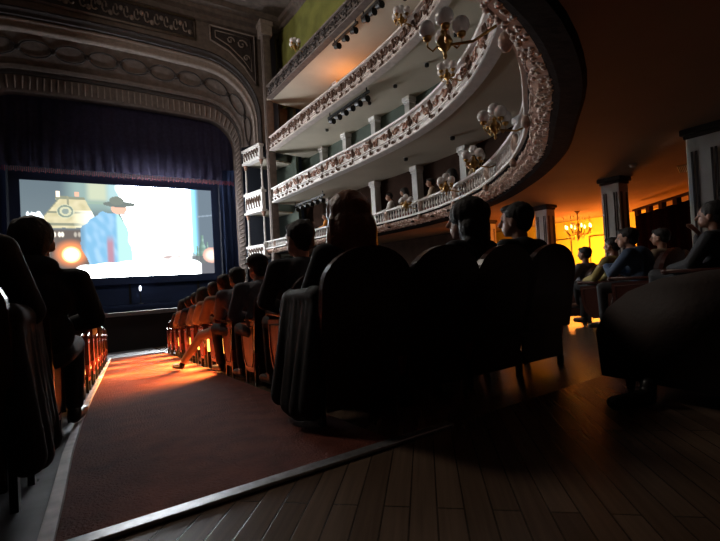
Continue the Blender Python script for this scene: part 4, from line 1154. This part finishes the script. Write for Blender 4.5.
me = fused(bm, .014, 3); o = link_mesh('coat_stand_in', me, M['cloth_black'])
tag(o, 'black coat shape added to darken the left aisle seat of the last row', 'coat')
SF = empty('low_armchair', (3.2, .86, H), 0, 'low wide brown leather armchair with rounded back, empty, at the right foreground', 'armchair')
def arcpoly(w, z0, z1, n=14):
    P = [(-w, z0), (w, z0)]
    for i in range(n+1):
        a = pi*i/n; c = math.cos(a); P.append((w*(abs(c)**.5)*(1 if c > 0 else -1), z0+.35+(z1-z0-.35)*(math.sin(a)**.6)))
    return P
bm = bmesh.new(); prism(bm, arcpoly(.72, .08, .70), -.32, -.12, lambda a, b, h: Vector((a, h-(b-.3)*.12, b)))
bmesh.ops.bevel(bm, geom=[e for e in bm.edges if e.calc_face_angle(0) > 1], offset=.05, segments=4, affect='EDGES'); obj('backrest', bm, M['sofa'], SF, True)
bm = bmesh.new(); box(bm, -.60, .60, -.15, .42, .14, .36, bev=.05); obj('seat', bm, M['sofa'], SF, True)
for s in (-1, 1):
    bm = bmesh.new(); prism(bm, [(-.30, .08), (.47, .08), (.49, .34), (.42, .48), (.30, .58), (.14, .65), (-.05, .685), (-.25, .70), (-.34, .66)], .0, .2, lambda a, b, h: Vector((s*(.56+h), a, b)))
    bmesh.ops.bevel(bm, geom=[e for e in bm.edges if e.calc_face_angle(0) > 1], offset=.06, segments=4, affect='EDGES'); obj('armrest', bm, M['sofa'], SF, True)
    for y in (-.2, .36):
        bm = bmesh.new(); lathe(bm, [(.02, 0.002), (.035, .1)], 8, Matrix.Translation((s*.66, y, 0))); obj('leg', bm, M['iron'], SF)
# shoe on the floor
bm = bmesh.new(); capsule(bm, (2.08, 1.08, H+.05), (2.32, 1.04, H+.042), .036, .042, 10); capsule(bm, (2.32, 1.04, H+.05), (2.34, 1.04, H+.1), .04, .038, 10); 
me = fused(bm, .006, 3)
for v in me.vertices: v.co.z = max(v.co.z, H+.002)
tag(link_mesh('shoe', me, M['shoe']), 'black shoe lying on the parquet in front of the low armchair', 'shoe')
bag = empty('handbag', (6.18, 4.12, fz(4.1)), .3, 'dark striped bag beside the knees of the person by the foyer', 'bag')
bm = bmesh.new(); box(bm, -.16, .16, -.08, .08, .33, .58, bev=.03); obj('bag_body', bm, M['cloth_char'], bag, True)
bm = bmesh.new(); tube(bm, [(-.1, 0, .57), (-.08, 0, .68), (.08, 0, .68), (.1, 0, .57)], .01, 6); obj('handle', bm, M['shoe'], bag)
bm = bmesh.new(); box(bm, -.14, .14, -.10, .10, .002, .33, bev=.01); obj('bag_base', bm, M['cloth_black'], bag)

# ------------------------------------------------------------ added amber glow strips and fills imitating warm light between the seats
def area(name, loc, target, sx, sy_, power, col, parent=None, spread=None):
    l = bpy.data.lights.new(name, 'AREA'); l.shape = 'RECTANGLE'; l.size = sx; l.size_y = sy_; l.energy = power; l.color = col
    if spread: l.spread = spread
    o = bpy.data.objects.new(name, l); COL.objects.link(o); o.location = loc
    o.rotation_euler = (Vector(target)-Vector(loc)).to_track_quat('-Z', 'Y').to_euler(); return o
def point(name, loc, power, col, r=.05):
    l = bpy.data.lights.new(name, 'POINT'); l.energy = power; l.color = col; l.shadow_soft_size = r
    o = bpy.data.objects.new(name, l); COL.objects.link(o); o.location = loc; return o
AMB = (1, .40, .10)
k = 0
for y, side, pw in ((5.35, 1, 7), (6.3, 1, 12), (7.2, 1, 12), (8.1, 1, 12), (9.9, 1, 10), (11.7, 1, 8), (7.2, -1, 4), (9.0, -1, 6), (10.8, -1, 6)):
    x = (1.10 if side > 0 else -.40); z = fz(y)+.30
    t = empty('aisle_glow_strip', (x, y, fz(y)), 0, 'added amber glow strip behind the %s aisle seat, %s row' % ('right' if side > 0 else 'left', names[min(11, max(0, round((y-1.7)/.9)))]), 'lamp')
    bm = bmesh.new(); box(bm, -.03, .03, -.03, .03, .002, .24); obj('post', bm, M['iron'], t)
    bm = bmesh.new(); box(bm, -.022, .022, -.03, .03, .24, .44, bev=.008); obj('lens', bm, M['amber_glow'], t)  # glowing strip in place of lit seat fronts between the rows
    bm = bmesh.new(); box(bm, -.04, .04, -.045, .045, .44, .455); obj('hood', bm, M['iron'], t)
    area('aisle_fill', (x-side*.06, y, z+.12), (x-side*.5, y, z-.3), .05, .2, pw*9, AMB, spread=2.0)

# ------------------------------------------------------------ foyer light
area('foyer_wall_washer', (13.4, 8.2, .2), (15, 8.3, .9), .8, .4, 85, (1, .52, .06))
area('foyer_uplight', (13.0, 7.6, -.6), (12.6, 7.2, 1.7), 1.5, 1.5, 170, (1, .25, .035))
point('foyer_chandelier_light', (12.4, 7.2, .95), 30, (1, .36, .03), .1)
area('foyer_lamp', (12.6, 3.6, .4), (12.2, 3.8, 1.7), 1.2, 1.2, 14, (1, .22, .01))
# orange wall lamp glowing at the back of the third balcony
a = at(sy(18.4), BW-.35, 9.9)
t = empty('wall_lamp', a, 0, 'amber wall lamp glowing at the back of the third balcony', 'lamp')
bm = bmesh.new(); ell(bm, (0, 0, 0), (.08, .08, .12), 10); obj('shade', bm, M['amber_glow'], t, True); bm = bmesh.new(); box(bm, -.02, .34, -.02, .02, -.16, -.12); obj('bracket', bm, M['brass'], t)
point('wall_lamp_light', a+Vector((-.2, 0, .1)), 90, (1, .32, .06), .08)

# added fill: two unseen area lights that brighten the hall and balconies
area('hall_fill', (-4, 16, 13), (9, 13, 6), 3, 3, 820, (1, .88, .76))
area('balcony_fill', (0, 24, 9), (9, 14, 6), 2, 2, 120, (.85, .92, 1))

# ------------------------------------------------------------ world, camera
w = bpy.data.worlds.new('world'); scene.world = w; w.use_nodes = True
w.node_tree.nodes['Background'].inputs[0].default_value = (.55, .6, .75, 1); w.node_tree.nodes['Background'].inputs[1].default_value = .004
cam = bpy.data.cameras.new('camera'); cam.sensor_width = 36; cam.lens = 20.0; cam.clip_start = .05; cam.clip_end = 200
co = bpy.data.objects.new('camera', cam); COL.objects.link(co)
yaw = math.radians(31); r = math.radians(3.15)
Rv = Vector((math.cos(yaw), -math.sin(yaw), 0)); F = Vector((math.sin(yaw), math.cos(yaw), 0)); U = Vector((0, 0, 1))
F2 = (F+U*.014).normalized(); U2 = Rv.cross(F2).normalized()
cx = Rv*math.cos(r)-U2*math.sin(r); cy = Rv*math.sin(r)+U2*math.cos(r)
m = Matrix((cx, cy, -F2)).transposed().to_4x4()
co.matrix_world = m
scene.camera = co
scene.view_settings.view_transform = 'Standard'; scene.view_settings.look = 'None'; scene.view_settings.gamma = 1
scene.view_settings.exposure = 0; scene.view_settings.use_curve_mapping = False
scene.cycles.max_bounces = 6; scene.cycles.use_denoising = True; scene.cycles.sample_clamp_indirect = 4
